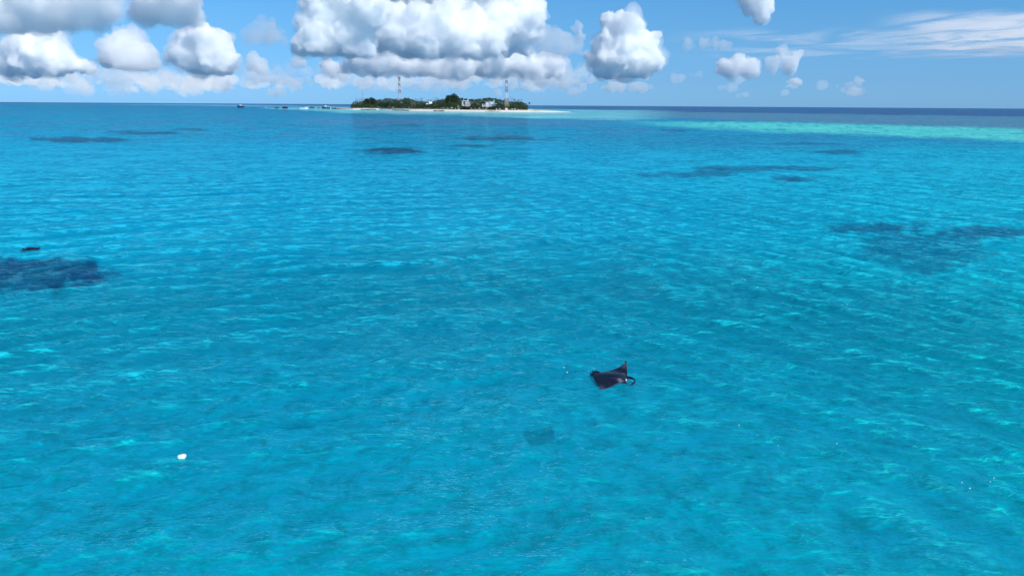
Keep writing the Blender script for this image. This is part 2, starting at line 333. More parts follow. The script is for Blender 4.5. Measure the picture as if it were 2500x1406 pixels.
    for nm_, vl_ in (('chop', .08 + .92 * sst(27, 66, R1)), ('swell', sst(60, 130, R1))):
        c2 = me.attributes.new(nm_, 'FLOAT', 'POINT'); c2.data.foreach_set('value', vl_.astype(np.float32))
    cb = me.attributes.new('clarity', 'FLOAT', 'POINT'); cb.data.foreach_set('value', clarity.astype(np.float32))
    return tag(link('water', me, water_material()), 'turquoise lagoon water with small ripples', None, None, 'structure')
build_sea()

def build_seabed():
    n = 150; rr = np.concatenate([[0.5], np.geomspace(6, 420, n - 2), [46000]]); aa = np.linspace(0, 2 * math.pi, 221)[:-1]
    A, Rr = np.meshgrid(aa, rr); X = np.sin(A) * Rr; Y = np.cos(A) * Rr
    Z = -3.5 + .5 * (fbm(X.ravel() * .2, Y.ravel() * .2, 71, 4).reshape(X.shape) - .5) * (Rr < 300) - 4 * sst(300, 420, Rr)
    nr, ncl = X.shape; i = np.arange(nr - 1)[:, None] * ncl; j = np.arange(ncl)[None, :]; j2 = (j + 1) % ncl
    f = np.stack([i + j, i + j2, i + ncl + j2, i + ncl + j], -1).reshape(-1, 4)[:, ::-1]
    m = bpy.data.materials.new('sandy_bottom'); m.use_nodes = True; t = m.node_tree; b = t.nodes['Principled BSDF']; b.inputs['Roughness'].default_value = 1; b.inputs['Specular IOR Level'].default_value = 0
    tc = N(t, 'ShaderNodeTexCoord'); n1 = N(t, 'ShaderNodeTexNoise', ins={'Scale': .9, 'Detail': 8.0, 'Roughness': .72, 'Distortion': .5}); L(t, tc.outputs['Object'], n1.inputs['Vector'])
    r = N(t, 'ShaderNodeValToRGB'); L(t, n1.outputs['Fac'], r.inputs[0])
    r.color_ramp.elements[0].position = .36; r.color_ramp.elements[0].color = (.34, .36, .32, 1); r.color_ramp.elements[1].position = .56; r.color_ramp.elements[1].color = (.84, .82, .76, 1)
    L(t, r.outputs[0], b.inputs['Base Color'])
    me = raw_mesh('seabed', np.stack([X.ravel(), Y.ravel(), Z.ravel()], 1), f, True)
    tag(link('seabed', me, m), None, None, None, 'structure')
build_seabed()

# ------------------------------------------------------------------ island ground
FRONT = [(815, 267.0), (855, 268.6), (925, 268.9), (960, 270.2), (1010, 271.2), (1050, 271.8), (1100, 272.6), (1180, 273.5), (1250, 274.0), (1300, 274.2), (1350, 274.3), (1398, 274.0)]
def front_pt(px): return ground(px, np.interp(px, [p[0] for p in FRONT], [p[1] for p in FRONT]))
def sand_z(s): return float(np.interp(s, [-14, 0, 4, 12, 28, 60], [-1.6, -.05, .7, 1.5, 2.6, 2.9]))
def build_island():
    pxs = np.linspace(820, 1397, 190); offs = [-14, -5, 0, 1.5, 3, 5, 8, 12, 18, 28, 45, 80, 140, 200, 235, 250, 262]; V = []
    for px in pxs:
        p = front_pt(px); wd = float(np.interp(px, [820, 850, 1285, 1310, 1340, 1370, 1392, 1397], [.03, .5, 1, .34, .16, .08, .03, .01]))
        hh = float(np.interp(px, [820, 845, 1300, 1325, 1350, 1375, 1392, 1397], [.2, .8, 1, .85, .6, .3, .12, -.2]))
        wob = 3.0 * (fbm(np.array([px / 14.]), np.array([3.3]), 81, 3)[0] - .5)
        for o in offs:
            oo = o * wd if o > 12 else o * min(1, max(wd * 3, .15))
            z = sand_z(o) if o < 60 else float(np.interp(o, [60, 235, 250, 262], [2.9, 2.6, .2, -2]))
            if z > 0: z *= hh * (1 + .12 * (fbm(np.array([px / 9.]), np.array([o / 11.]), 83, 3)[0] - .5) * 2)
            V.append((p[0], p[1] + oo + wob, z))
    n = len(offs); k = len(pxs)
    f = [(a * n + b, (a + 1) * n + b, (a + 1) * n + b + 1, a * n + b + 1) for a in range(k - 1) for b in range(n - 1)]
    tag(link('beach', raw_mesh('beach', V, f, True), MAT['sand']), None, None, None, 'structure')
build_island()
def inland(px, off):
    p = front_pt(px); return p[0] * (p[1] + off) / p[1], p[1] + off, sand_z(off)

# ------------------------------------------------------------------ trees
def palm_meshes(seed, h, lean):
    rnd = random.Random(seed); mb = MB(); pts = []
    for k in range(7):
        t = k / 6; pts.append(Vector((lean * t * t * h, 0, h * t)))
    for k in range(6): mb.bar(pts[k], pts[k + 1], .24 - .015 * k + (.12 if k == 0 else 0), .225 - .015 * k, 6)
    tr = mb.mesh('trunk'); top = pts[-1]
    v = []; f = []
    nf = 19
    for i in range(nf):
        az = i * 2.399 + rnd.uniform(-.2, .2); el0 = rad(68 - 100 * (i / nf)) + rnd.uniform(-.1, .1); ln = rnd.uniform(4.0, 5.2); d = Vector((math.cos(az), math.sin(az), 0)); p = top.copy(); el = el0; side = Vector((-math.sin(az), math.cos(az), 0))
        seg = 6; rib = [p.copy()]; dirs = []
        for s_ in range(seg):
            dr = d * math.cos(el) + Vector((0, 0, math.sin(el))); p = p + dr * ln / seg; rib.append(p.copy()); dirs.append(dr); el -= rad(14 + 4 * s_)
        for s_ in range(seg):
            for q_ in (0, 1):
                a = rib[s_].lerp(rib[s_ + 1], q_ * .5); t = (s_ + q_ * .5) / seg; lw = 1.15 * math.sin(math.pi * min(1, .18 + t * .84)) + .12
                for sg in (-1, 1):
                    dn = (side * sg * .8 + dirs[s_] * .55 + Vector((0, 0, -.45 - .35 * t + rnd.uniform(-.1, .1)))).normalized()
                    b = len(v); wv = dirs[s_] * .17; v += [tuple(a - wv), tuple(a + wv), tuple(a + wv * .4 + dn * lw), tuple(a - wv * .1 + dn * lw)]; f.append((b, b + 1, b + 2, b + 3))
        for s_ in range(seg):
            b = len(v); w0 = side * .06; v += [tuple(rib[s_] - w0), tuple(rib[s_] + w0), tuple(rib[s_ + 1] + w0 * .7), tuple(rib[s_ + 1] - w0 * .7)]; f.append((b, b + 1, b + 2, b + 3))
    cr = raw_mesh('crown', v, f); return tr, cr
PALMS = [palm_meshes(s, 15.0, l) for s, l in ((1, .02), (2, .10), (3, -.08), (4, .16), (5, .0))]
def palm(x, y, z, top, label, group, kind=None, rz=None):
    i = random.randrange(5) if kind is None else kind; tr, cr = PALMS[i]; H = top - z
    e = empty('palm_tree', (x, y, z), random.uniform(0, 6.28) if rz is None else rz); s_ = max(.35, H / 16.6); sxy = (s_ * .35 + .65) * .66; e.scale = (sxy, sxy, s_)
    link('trunk', tr, MAT['trunk'], e); link('crown', cr, MAT['palm'], e); tag(e, label, 'tree', group); return e
def leafcloud(seed, n, size, shape):
    rng = np.random.default_rng(seed); v = []; f = []
    cl = shape(rng)
    per = max(4, n // len(cl))
    for (cx, cy_, cz, cr) in cl:
        d = rng.normal(size=(per, 3)); d /= np.linalg.norm(d, axis=1)[:, None]; rr = cr * (.55 + .5 * rng.random(per) ** .5)
        P = d * rr[:, None] * np.array([1, 1, .75]) + (cx, cy_, cz)
        for p, dd in zip(P, d):
            u = rng.normal(size=3); nn = dd + u * .5; nn /= np.linalg.norm(nn); a = np.cross(nn, u); a /= np.linalg.norm(a); b_ = np.cross(nn, a); s_ = size * rng.uniform(.6, 1.3)
            b = len(v); v += [p - a * s_ * .5, p - b_ * s_ * .3, p + a * s_ * .5, p + b_ * s_ * .3]; f.append((b, b + 1, b + 2, b + 3))
    return raw_mesh('crown', v, f)
def dome_shape(k=34, w_=1.0, flat=.8):
    def s_(rng):
        o = []
        for i in range(k):
            d = rng.normal(size=3); d[2] = abs(d[2]) * .95 + .05; d /= np.linalg.norm(d); r = rng.uniform(.55, .92)
            o.append((d[0] * r * w_, d[1] * r * w_, d[2] * r * flat, rng.uniform(.16, .30)))
        return o
    return s_
BROAD = [leafcloud(s_, 1700, .10, dome_shape(38, 1.0, .8)) for s_ in (1, 2, 3)]
BIGCROWN = leafcloud(9, 7000, .085, dome_shape(70, 1.0, .95))
def trunk_mesh():
    mb = MB(); mb.bar((0, 0, 0), (0, 0, .45), .05, .035, 6)
    for k in range(5):
        a = k * 1.26; mb.bar((0, 0, .32 + .03 * k), (math.cos(a) * .5, math.sin(a) * .5, .75), .025, .008, 5)
    return mb.mesh('trunk')
BTRUNK = trunk_mesh()
def broad(x, y, z, top, wid, label, group=None, mat='leaf', k=None):
    H = top - z; e = empty('broadleaf_tree', (x, y, z), random.uniform(0, 6.28))
    t = link('trunk', BTRUNK, MAT['trunk'], e); t.scale = (wid * .8, wid * .8, H)
    me = BIGCROWN if k == 9 else BROAD[random.randrange(3) if k is None else k]
    if mat != 'leaf': me = me.copy(); me.materials.clear()
    c = link('crown', me, MAT[mat], e); c.scale = (wid, wid, H * .62); c.location = (0, 0, H * .40); tag(e, label, 'tree', group); return e

PROF = [(856, 262), (862, 254), (870, 250), (877, 251), (885, 247), (895, 243), (905, 241), (915, 242), (925, 244), (940, 241), (960, 241), (977, 243), (990, 239), (1000, 241), (1015, 246), (1030, 248), (1045, 250),
        (1060, 247), (1075, 243), (1085, 241), (1095, 241), (1115, 240), (1125, 240), (1140, 241), (1150, 243), (1160, 242), (1175, 241), (1190, 239), (1205, 238), (1212, 241), (1225, 244), (1240, 247), (1255, 249), (1270, 250), (1280, 251), (1288, 258)]
def prof(px): return float(np.interp(px, [p[0] for p in PROF], [p[1] for p in PROF]))
def zone(px):
    for lim, txt in ((887, 'left of the slender mast'), (930, 'between the slender mast and the white frame'), (974, 'between the white frame and the dish mast'), (1012, 'between the dish mast and the thatched hut'),
                     (1056, 'around the white houses in the grove'), (1090, 'left of the domed tree'), (1126, 'beside the domed tree'), (1156, 'behind the hotel'), (1176, 'between the hotel and the guesthouse'),
                     (1214, 'behind the guesthouse'), (1236, 'left of the striped tower'), (1262, 'just right of the striped tower')):
        if px < lim: return txt
    return 'at the right end of the grove'
n_p = 0
for i in range(190):
    px = 860 + (1284 - 860) * (i + random.random()) / 190
    deep = random.random(); off = 40 + 120 * deep
    if 1124 < px < 1155 or 1172 < px < 1224: off = random.uniform(115, 190)
    x, y, z = inland(px, off); drop = random.choice((0, 0, .8, 2, 3.5)) + abs(random.gauss(0, 1.1))
    if 1105 < px < 1125: drop += .5
    top = at(px, prof(px) + drop - .7, y)[2]
    palm(x, y, z, max(top, z + 5.5), 'tall coconut palm of the skyline row ' + zone(px), 'tall palms ' + zone(px)); n_p += 1
for i in range(100):       # a lower front row whose tops show below the skyline
    px = 866 + (1276 - 866) * (i + random.random()) / 100; off = random.uniform(34, 70)
    if 1122 < px < 1154 or 1168 < px < 1226 or 922 < px < 930: continue
    x, y, z = inland(px, off); top = at(px, prof(px) + random.uniform(3, 12), y)[2]
    palm(x, y, z, max(top, z + 5), 'shorter coconut palm near the beach ' + zone(px), 'shorter palms ' + zone(px))
x, y, z = inland(1292, 22); palm(x, y, z, at(1294, 250.5, y)[2], 'tall lone palm at the right end of the island, above the sand spit', None, 4, 0)
x, y, z = inland(1286, 26); palm(x, y, z, at(1287, 256.0, y)[2], 'short lone palm between the grove and the tallest palm by the sand spit', None, 0, 0)
x, y, z = inland(904, 60); broad(x, y, z, at(904, 238.5, y)[2], 14, 'broad dark rounded tree rising beside the thin mast at the left of the island', k=9)
x, y, z = inland(1104, 75); broad(x, y, z, at(1103, 229, y)[2], 15, 'tallest domed dark tree in the middle of the island, left of the white hotel', k=9)
for i in range(110):
    px = 868 + (1280 - 868) * (i + random.random()) / 110; off = random.uniform(38, 110)
    if 1120 < px < 1158 or 1166 < px < 1228: off = random.uniform(120, 160)
    x, y, z = inland(px, off); top = at(px, prof(px) + random.uniform(3, 11), y)[2]
    broad(x, y, z, max(top, z + 4.5), random.uniform(4.5, 7.5), 'round leafy tree among the palms ' + zone(px), 'leafy trees ' + zone(px))
for px, py, wd in ((1012, 258, 5), (1138, 262, 4.5), (1168, 260, 5), (1160, 262, 4), (1183, 260, 5), (1192, 262, 4.5), (1206, 262, 4.5), (1150, 264, 3.5), (1218, 264, 4)):
    x, y, z = inland(px, 33); broad(x, y, z, at(px, py, y)[2], wd, 'low green bush tree in front of the white island buildings' if px > 1100 else 'light green bush tree beside the thatched grey roof', 'bush trees before the buildings' if px > 1100 else None, 'leaf' if px > 1100 else 'lightleaf')
# undergrowth: one dense belt behind the beach
def undergrowth():
    rng = np.random.default_rng(5); n = 22000; v = np.zeros((n * 4, 3)); 
    px = 857 + (1288 - 857) * rng.random(n); off = 29 + 70 * rng.random(n) ** 1.5
    gap = ((px > 1126) & (px < 1149)) | ((px > 1176) & (px < 1210)); off = np.where(gap & (off > 40) , 29 + 8 * rng.random(n), off)
    hh = np.interp(px, [857, 870, 1270, 1288], [2.5, 6.5, 6.5, 3.0]) * (.55 + .9 * fbm(px / 7, off / 9, 91, 3)) * (1 + (off - 29) / 45)
    hh = np.where(gap, hh * .6, hh)
    for i in range(n):
        x, y, z = inland(px[i], off[i]); c = np.array([x, y, z + hh[i] * rng.random() ** .7]); s_ = rng.uniform(.5, 1.1)
        a = rng.normal(size=3); a /= np.linalg.norm(a); b = np.cross(a, rng.normal(size=3)); b /= np.linalg.norm(b)
        v[i * 4:i * 4 + 4] = [c - a * s_, c - b * s_ * .6, c + a * s_, c + b * s_ * .6]
    tag(link('undergrowth', raw_mesh('undergrowth', v, np.arange(n * 4).reshape(-1, 4)), MAT['leaf']), 'dense dark green undergrowth along the back of the beach', 'undergrowth', None, 'stuff')
undergrowth()

# ------------------------------------------------------------------ buildings
def frame(Y, px):
    """a local frame on the island at depth Y: px -> local x, py -> z"""
    base = at(px, 265, Y); return base[0]
def PX(px, Y): return at(px, 262, Y)[0]
def PZ(py, px, Y): return at(px, py, Y)[2]
def slab(e, name, mat, x0, x1, y0, y1, z0, z1):
    l = e.location; return MB().box(x0 - l.x, x1 - l.x, y0 - l.y, y1 - l.y, z0 - l.z, z1 - l.z).build(name, MAT[mat], e)
def windows(e, Yf, cols, rows, w_, h_):
    me = None
    for cx in cols:
        for cz in rows:
            if me is None:
                me = MB().box(-w_ / 2, w_ / 2, -.06, .12, -h_ / 2, h_ / 2).mesh('window'); fm = MB()
                t = .14
                fm.box(-w_ / 2 - t, w_ / 2 + t, -.14, .1, h_ / 2, h_ / 2 + t).box(-w_ / 2 - t, w_ / 2 + t, -.2, .1, -h_ / 2 - t, -h_ / 2).box(-w_ / 2 - t, -w_ / 2, -.14, .1, -h_ / 2, h_ / 2).box(w_ / 2, w_ / 2 + t, -.14, .1, -h_ / 2, h_ / 2)
                fme = fm.mesh('frame')
            wv = link('window', me, MAT['glass'], e, (cx - e.location.x, Yf - e.location.y - .02, cz - e.location.z)); link('frame', fme, MAT['white'], wv)
def hotel():
    Y = inland(1138, 44)[1]; z0 = 2.6; x = lambda p: PX(p, Y); z = lambda p: PZ(p, 1138, Y)
    e = empty('hotel', (x(1140), Y, z0)); tag(e, 'white three-storey hotel with square dark windows beside the domed tree', 'building')
    slab(e, 'wall', 'white', x(1136), x(1146), Y, Y + 9, z0, z(250))
    slab(e, 'wall', 'white', x(1130.5), x(1136) - .02, Y + .8, Y + 9, z0, z(255.5))
    slab(e, 'tower_wall', 'white', x(1128), x(1130.5) - .02, Y + 3, Y + 11, z0, z(247.2))
    slab(e, 'rear_wall', 'white', x(1130.5), x(1136) - .02, Y + 9.02, Y + 15, z0, z(250.6))
    slab(e, 'parapet', 'white', x(1136) - .2, x(1146) + .2, Y - .15, Y + 9.2, z(250) + .003, z(250) + .45)
    slab(e, 'penthouse', 'grey', x(1132), x(1143.5), Y + 3.5, Y + 9, z(250) + .453, z(247.2))
    slab(e, 'roof_slab', 'white', x(1130.4), x(1144), Y + 2.6, Y + 10, z(247.2) + .003, z(245.8))
    slab(e, 'side_wall', 'bluegrey', x(1125.5), x(1128) - .02, Y + 4, Y + 10, z0, z(251))
    slab(e, 'canopy', 'cream', x(1146) + .22, x(1153), Y + 1, Y + 6, z(250.3), z(249.7))
    slab(e, 'side_wing', 'thatch', x(1146) + .02, x(1152), Y + 2, Y + 8, z0, z(252.2))
    slab(e, 'balcony_wall', 'white', x(1147.5), x(1150.5), Y + 1.0, Y + 1.9, z(257.5), z(255.8))
    windows(e, Y, [x(1138), x(1141.2), x(1144)], [z(252.7), z(256.8), z(261)], 1.15, 1.25)
    windows(e, Y + .8, [x(1133.6)], [z(256.8)], 1.0, 1.2)
hotel()
def villa():
    Y = inland(1195, 42)[1]; z0 = 2.6; x = lambda p: PX(p, Y); z = lambda p: PZ(p, 1195, Y)
    e = empty('guesthouse', (x(1193), Y, z0)); tag(e, 'stepped white guesthouse with blue-grey cladding at its right, left of the striped tower', 'building')
    slab(e, 'wall', 'white', x(1177), x(1196), Y + .5, Y + 10, z0, z(255.3))
    slab(e, 'wall', 'white', x(1186), x(1196) - .02, Y + 2.2, Y + 10, z(255.3) + .003, z(250.2))
    slab(e, 'tower_wall', 'white', x(1196), x(1204.5), Y, Y + 9, z0, z(249.2))
    slab(e, 'stair_wall', 'white', x(1198), x(1200), Y - .8, Y - .02, z0, z(253))
    slab(e, 'cladding', 'bluegrey', x(1199.5), x(1205), Y - .5, Y - .05, z(263), z(254.6))
    slab(e, 'side_wall', 'grey', x(1204.5) + .02, x(1211), Y + 1, Y + 9, z0, z(252.5))
    slab(e, 'roof_slab', 'white', x(1185.4), x(1197), Y + 1.8, Y + 10.2, z(250.2) + .003, z(249.6))
    slab(e, 'parapet', 'white', x(1176.3), x(1186) - .02, Y + .2, Y + 10.2, z(255.3) + .003, z(254.6))
    for q_ in (253.0, 257.4, 260.8): slab(e, 'balcony_slab', 'white', x(1205.1), x(1213.5), Y - .8, Y + .98, z(q_ + .9), z(q_))
    windows(e, Y + .5, [x(1180.8), x(1184.6)], [z(257)], 2.0, 1.0)
    windows(e, Y - .5, [x(1201.2), x(1203.4)], [z(256.2), z(259.5)], 1.0, 1.3)
    windows(e, Y + 1, [x(1206.6), x(1209.2)], [z(255.3), z(259.3)], 1.3, 1.7)
    e = empty('annexe', (x(1216), Y + 2, z0)); tag(e, 'small red-brown block between the white guesthouse and the striped tower', 'building')
    slab(e, 'wall', 'terracotta', x(1213.6), x(1219), Y + 2, Y + 8, z0, z(257.8)); slab(e, 'roof_slab', 'cream', x(1213.4), x(1219.4), Y + 1.8, Y + 8.2, z(257.8) + .003, z(257.2))
    windows(e, Y + 2, [x(1215), x(1217.4)], [z(260)], 1.0, 1.1)
villa()
def small_house(px0, px1, pyw, pyr, off, wall, roof, label, name='beach_house', hip=True, win=True, rise=1.0, deep=6):
    x_, Y, z0 = inland((px0 + px1) / 2, off); x0, x1 = PX(px0, Y), PX(px1, Y); zw, zr = PZ(pyw, px0, Y), PZ(pyr, px0, Y); z0 = min(z0, zw - 2.2); 
    e = empty(name, ((x0 + x1) / 2, Y, z0)); tag(e, label, 'building')
    slab(e, 'wall', wall, x0 + .3, x1 - .3, Y + .4, Y + deep - .4, z0, zw)
    cx = (x1 - x0) / 2; mb = MB(); a = min(cx * .6, 2.0) if hip else .02
    zb = zw - z0 + .003; zt = max(zr - z0, zb + .3)
    mb.v = [(-cx, -.2, zb), (cx, -.2, zb), (cx, deep + .2, zb), (-cx, deep + .2, zb), (-cx + a, deep * .5 - .2, zt), (cx - a, deep * .5 - .2, zt), (cx - a, deep * .5 + .2, zt), (-cx + a, deep * .5 + .2, zt)]
    mb.f = [(3, 2, 1, 0), (4, 5, 6, 7), (0, 1, 5, 4), (1, 2, 6, 5), (2, 3, 7, 6), (3, 0, 4, 7)]
    mb.build('roof', MAT[roof], e)
    if win:
        nw_ = max(1, int((x1 - x0) / 2.4)); windows(e, Y + .4, [x0 + (k + .5) * (x1 - x0) / nw_ for k in range(nw_)], [(z0 + zw) / 2 + .15], .9, .9)
small_house(936, 945, 259.5, 256.3, 42, 'grey', 'bluegrey', 'low grey beach house with a pale blue-grey roof right of the white frame', rise=1)
small_house(947, 954, 263.0, 259.5, 36, 'terracotta', 'thatch', 'brown thatched hut between the blue-grey roof and the white tent roof')
small_house(956, 964, 263.6, 261.4, 33, 'cream', 'white', 'small shelter under a bright white pitched roof on the left beach', 'beach_shelter')
small_house(995, 1011, 262.6, 259.6, 34, 'thatch', 'thatch', 'long brown hut with a grey thatched roof behind the middle of the beach')
small_house(904, 914, 264.0, 261.6, 33, 'terracotta', 'thatch', 'dark brown hut at the left end of the beach, half hidden by palms')
small_house(1005, 1014, 250.8, 248.8, 60, 'white', 'cream', 'white upper storey showing among trees above the thatched hut', 'house', win=False)
small_house(1040, 1047, 256.0, 252.8, 48, 'white', 'white', 'white house block lower left of the taller white house in the grove', 'house', hip=False)
small_house(1047, 1055, 253.8, 248.6, 52, 'white', 'white', 'taller white house among the trees left of the domed tree', 'house', hip=False)
small_house(1116, 1122, 261.3, 259.0, 36, 'white', 'white', 'small white hut in the trees left of the hotel', 'hut', win=False)
small_house(1160, 1172, 257.0, 252.0, 70, 'bluegrey', 'grey', 'blue-grey house with a hipped roof between the two white buildings', 'house')
small_house(1222, 1231, 264.2, 263.0, 36, 'terracotta', 'bluegrey', 'low brown building with a blue-green roof at the foot of the striped tower', 'shed')
small_house(1233, 1240, 266.0, 264.2, 26, 'white', 'white', 'little white hut on the sand below the striped tower', 'beach_hut', win=False)
# beach furniture: pale umbrellas and the white frame
def beach_frame():
    x_, Y, z0 = inland(925, 30); e = empty('white_frame', (PX(925, Y), Y, z0)); tag(e, 'square white open frame standing on the left beach under the palms', 'frame')
    W = (PX(928.3, Y) - PX(922.2, Y)) / 2; H = PZ(261.0, 925, Y) - z0
    for sx in (-1, 1): MB().box(sx * W - .3, sx * W + .3, -.3, .3, 0, H - .01).build('post', MAT['white'], e)
    MB().box(-W - .35, W + .35, -.35, .35, H, H + .6).build('beam', MAT['white'], e)
beach_frame()
def umbrella_mesh():
    mb = MB(); n = 8; top = (0, 0, 2.9); ring = [(math.cos(i * math.pi / 4) * 1.6, math.sin(i * math.pi / 4) * 1.6, 2.25) for i in range(n)]; ring2 = [(p[0], p[1], p[2] - .18) for p in ring]
    mb.v = [top] + ring + ring2; mb.f = [(0, 1 + i, 1 + (i + 1) % n) for i in range(n)] + [(1 + i, 1 + n + i, 1 + n + (i + 1) % n, 1 + (i + 1) % n) for i in range(n)]
    return mb.mesh('canopy'), MB().bar((0, 0, 0), (0, 0, 2.8), .06).mesh('pole')
uc, up_ = umbrella_mesh()
for px, off, s_ in ((1083, 30, 1.1), (1093, 27, .9), (1103, 29, 1.2), (1112, 26, .8), (1150, 27, .9), (1160, 28, .8), (1170, 27, 1), (1180, 26, .8), (1187, 27, 1), (1212, 26, .8), (1220, 27, .9), (1250, 25, .9), (1257, 24, 1), (1296, 20, .8), (1077, 27, .8)):
    x_, Y, z0 = inland(px, off); e = empty('beach_umbrella', (x_, Y, z0 - .1)); e.scale = (s_, s_, s_); link('canopy', uc, MAT['white'], e); link('pole', up_, MAT['steel'], e)
    tag(e, 'pale umbrella on the white beach ' + zone(px).replace('behind', 'below'), 'umbrella', 'pale umbrellas ' + zone(px).replace('behind', 'below'))

# ------------------------------------------------------------------ lattice towers
def tower(px, pytop, Y, z0, wbase, wtop, sections, label, dishes, th=.12, cab=True):
    X0 = PX(px, Y); top = PZ(pytop, px, Y); H = top - z0; e = empty('lattice_tower', (X0, Y, z0), .35); tag(e, label, 'tower')
    W = lambda t: wbase + (wtop - wbase) * min(1, t * 1.25) ** .75
    n = len(sections); t0 = 0
    for k, m in enumerate(sections):
        mb = MB(); ta, tb = k / n, (k + 1) / n; sub = 2
        for s_ in range(sub):
            a = ta + (tb - ta) * s_ / sub; b = ta + (tb - ta) * (s_ + 1) / sub; za, zb = a * H, b * H - .02; wa, wb = W(a) / 2, W(b) / 2
            cs = [(-1, -1), (1, -1), (1, 1), (-1, 1)]
            for i in range(4):
                c, d = cs[i], cs[(i + 1) % 4]
                A_ = (c[0] * wa, c[1] * wa, za); B_ = (c[0] * wb, c[1] * wb, zb); C_ = (d[0] * wa, d[1] * wa, za); D_ = (d[0] * wb, d[1] * wb, zb)
                mb.bar(A_, B_, th * 1.2); mb.bar(B_, D_, th * .8); mb.bar(A_, D_, th * .6); mb.bar(C_, B_, th * .6)
        mb.build('lattice_section', MAT[m], e)
    MB().box(-wtop * .7, wtop * .7, -wtop * .7, wtop * .7, H, H + .15).build('platform', MAT['dish'], e)
    MB().bar((0, 0, H + .15), (0, 0, H + 2.5), .1, .04).build('lightning_rod', MAT['steel'], e)
    mb = MB().bar((-.25, 0, 0), (-.25, 0, H), .05).bar((.25, 0, 0), (.25, 0, H), .05)
    for k in range(int(H / 1.5)): mb.bar((-.25, 0, k * 1.5), (.25, 0, k * 1.5), .04)
    mb.build('ladder', MAT['steel'], e)
    for zf, a, r in dishes:
        z = zf * H; wv = W(zf) / 2 + .5; p = Vector((math.cos(a) * wv, math.sin(a) * wv, z)); d = Vector((math.cos(a), math.sin(a), 0))
        mb = MB(); mb.bar(p - d * .5, p, .1); mb.bar(p, p + d * .25, r * .3, r, 12); mb.bar(p + d * .25, p + d * .7, r, r * .95, 12); mb.build('dish_antenna', MAT['dish'], e)
    return e
R_, W_, Y_ = 'red', 'steel', 'yellow'
tower(977, 188.5, inland(977, 75)[1], 2.8, 6.6, 2.2, [R_, W_, R_, W_, W_, R_, W_, R_, W_, R_], 'tall thin lattice mast with many dishes rising from the left half of the grove',
      [(.985, 3.6, .9), (.985, 5.6, .9), (.985, 0.2, .9), (.94, 4.7, .9), (.90, 5.3, .8), (.87, 4.4, .9), (.80, 3.5, .9), (.76, 4.2, .8), (.60, 4.6, .7), (.55, 5.0, .8), (.5, 3.9, .7)])
tower(1236.3, 197.0, inland(1236, 34)[1], 2.8, 8.2, 2.5, [R_, Y_, Y_, R_, W_, W_, R_, R_, W_, R_], 'red and white striped lattice tower on a broad pale base behind the beach',
      [(.985, 4.2, .6), (.93, 5.0, .7), (.9, 3.8, .6), (.65, 4.6, .7), (.6, 5.2, .6)], th=.12)
tower(887.5, 224.5, inland(887, 70)[1], 2.8, 1.5, .8, [W_, R_, W_, R_, W_, R_, W_, R_, W_], 'slender red and white mast at the left end of the island', [(.97, 4.4, .35)], th=.10)

# ------------------------------------------------------------------ groynes, breakwater
def rock_row(name, pts, hgt, mat, label, cat, seed, wid=2.2, n=None, size=.9):
    rng = random.Random(seed); v = []; f = []
    P = [Vector(p) for p in pts]; ln = sum((P[i + 1] - P[i]).length for i in range(len(P) - 1)); n = n or int(ln * 1.6)
    ico = bmesh.new(); bmesh.ops.create_icosphere(ico, subdivisions=1, radius=1); iv = [q_.co.copy() for q_ in ico.verts]; fi = [[q_.index for q_ in fa.verts] for fa in ico.faces]; ico.free()
    for k in range(n):
        t = (k + rng.random()) / n * (len(P) - 1); i = min(int(t), len(P) - 2); c = P[i].lerp(P[i + 1], t - i) + Vector((rng.uniform(-.5, .5), rng.uniform(-wid, wid) * .5, 0))
        ed = min(1, .35 + 3 * min(t, len(P) - 1 - t) / (len(P) - 1)); c.z += hgt * ed * rng.uniform(.2, .75); b = len(v); s_ = size * rng.uniform(.6, 1.2); e_ = Euler((rng.random() * 6, rng.random() * 6, rng.random() * 6))
        sx, sy, sz = rng.uniform(.8, 1.5), rng.uniform(.7, 1.2), rng.uniform(.5, .8)
        for q_ in iv:
            w_ = Vector((q_.x * sx, q_.y * sy, q_.z * sz)) * s_ * rng.uniform(.85, 1.1); w_.rotate(e_); v.append(tuple(c + w_))
        f += [tuple(b + i_ for i_ in q_) for q_ in fi]
    o = link(name, raw_mesh(name, v, f), MAT[mat]); c0 = P[0]
    tag(o, label, cat, None, 'stuff' if name == 'rubble' else None); return o
def sp(px, d): p = front_pt(px); return (p[0], p[1] + d, .0)
rock_row('groyne', [sp(1057, 1.5), sp(1085, 1.5)], 1.2, 'rock', 'dark rock groyne at the waterline below the domed tree', 'groyne', 1)
rock_row('groyne', [sp(1184, 4), sp(1221, 4)], 1.3, 'rock', 'dark rock groyne on the white beach below the guesthouse', 'groyne', 2)
rock_row('groyne', [sp(881, 1), sp(918, 1)], 1.2, 'rock', 'long dark rock groyne at the left end of the beach', 'groyne', 3)
rock_row('groyne', [sp(958, 1), sp(999, 1)], .9, 'rock', 'dark rock groyne between the white frame and the thatched hut', 'groyne', 4)
bw = [ground(848, 266.2), ground(820, 265.0), ground(780, 263.9), ground(742, 263.2)]
rock_row('breakwater', bw, 2.1, 'pale_rock', 'long pale stone breakwater running left from the island to the harbour', 'breakwater', 5, 3.0, 190, 1.25)
rock_row('sea_wall', [ground(868, 268.0), ground(835, 267.0), ground(812, 266.3)], .8, 'rock', 'low dark sea wall along the left shore of the island', 'sea wall', 6, 1.5, 70, .8)

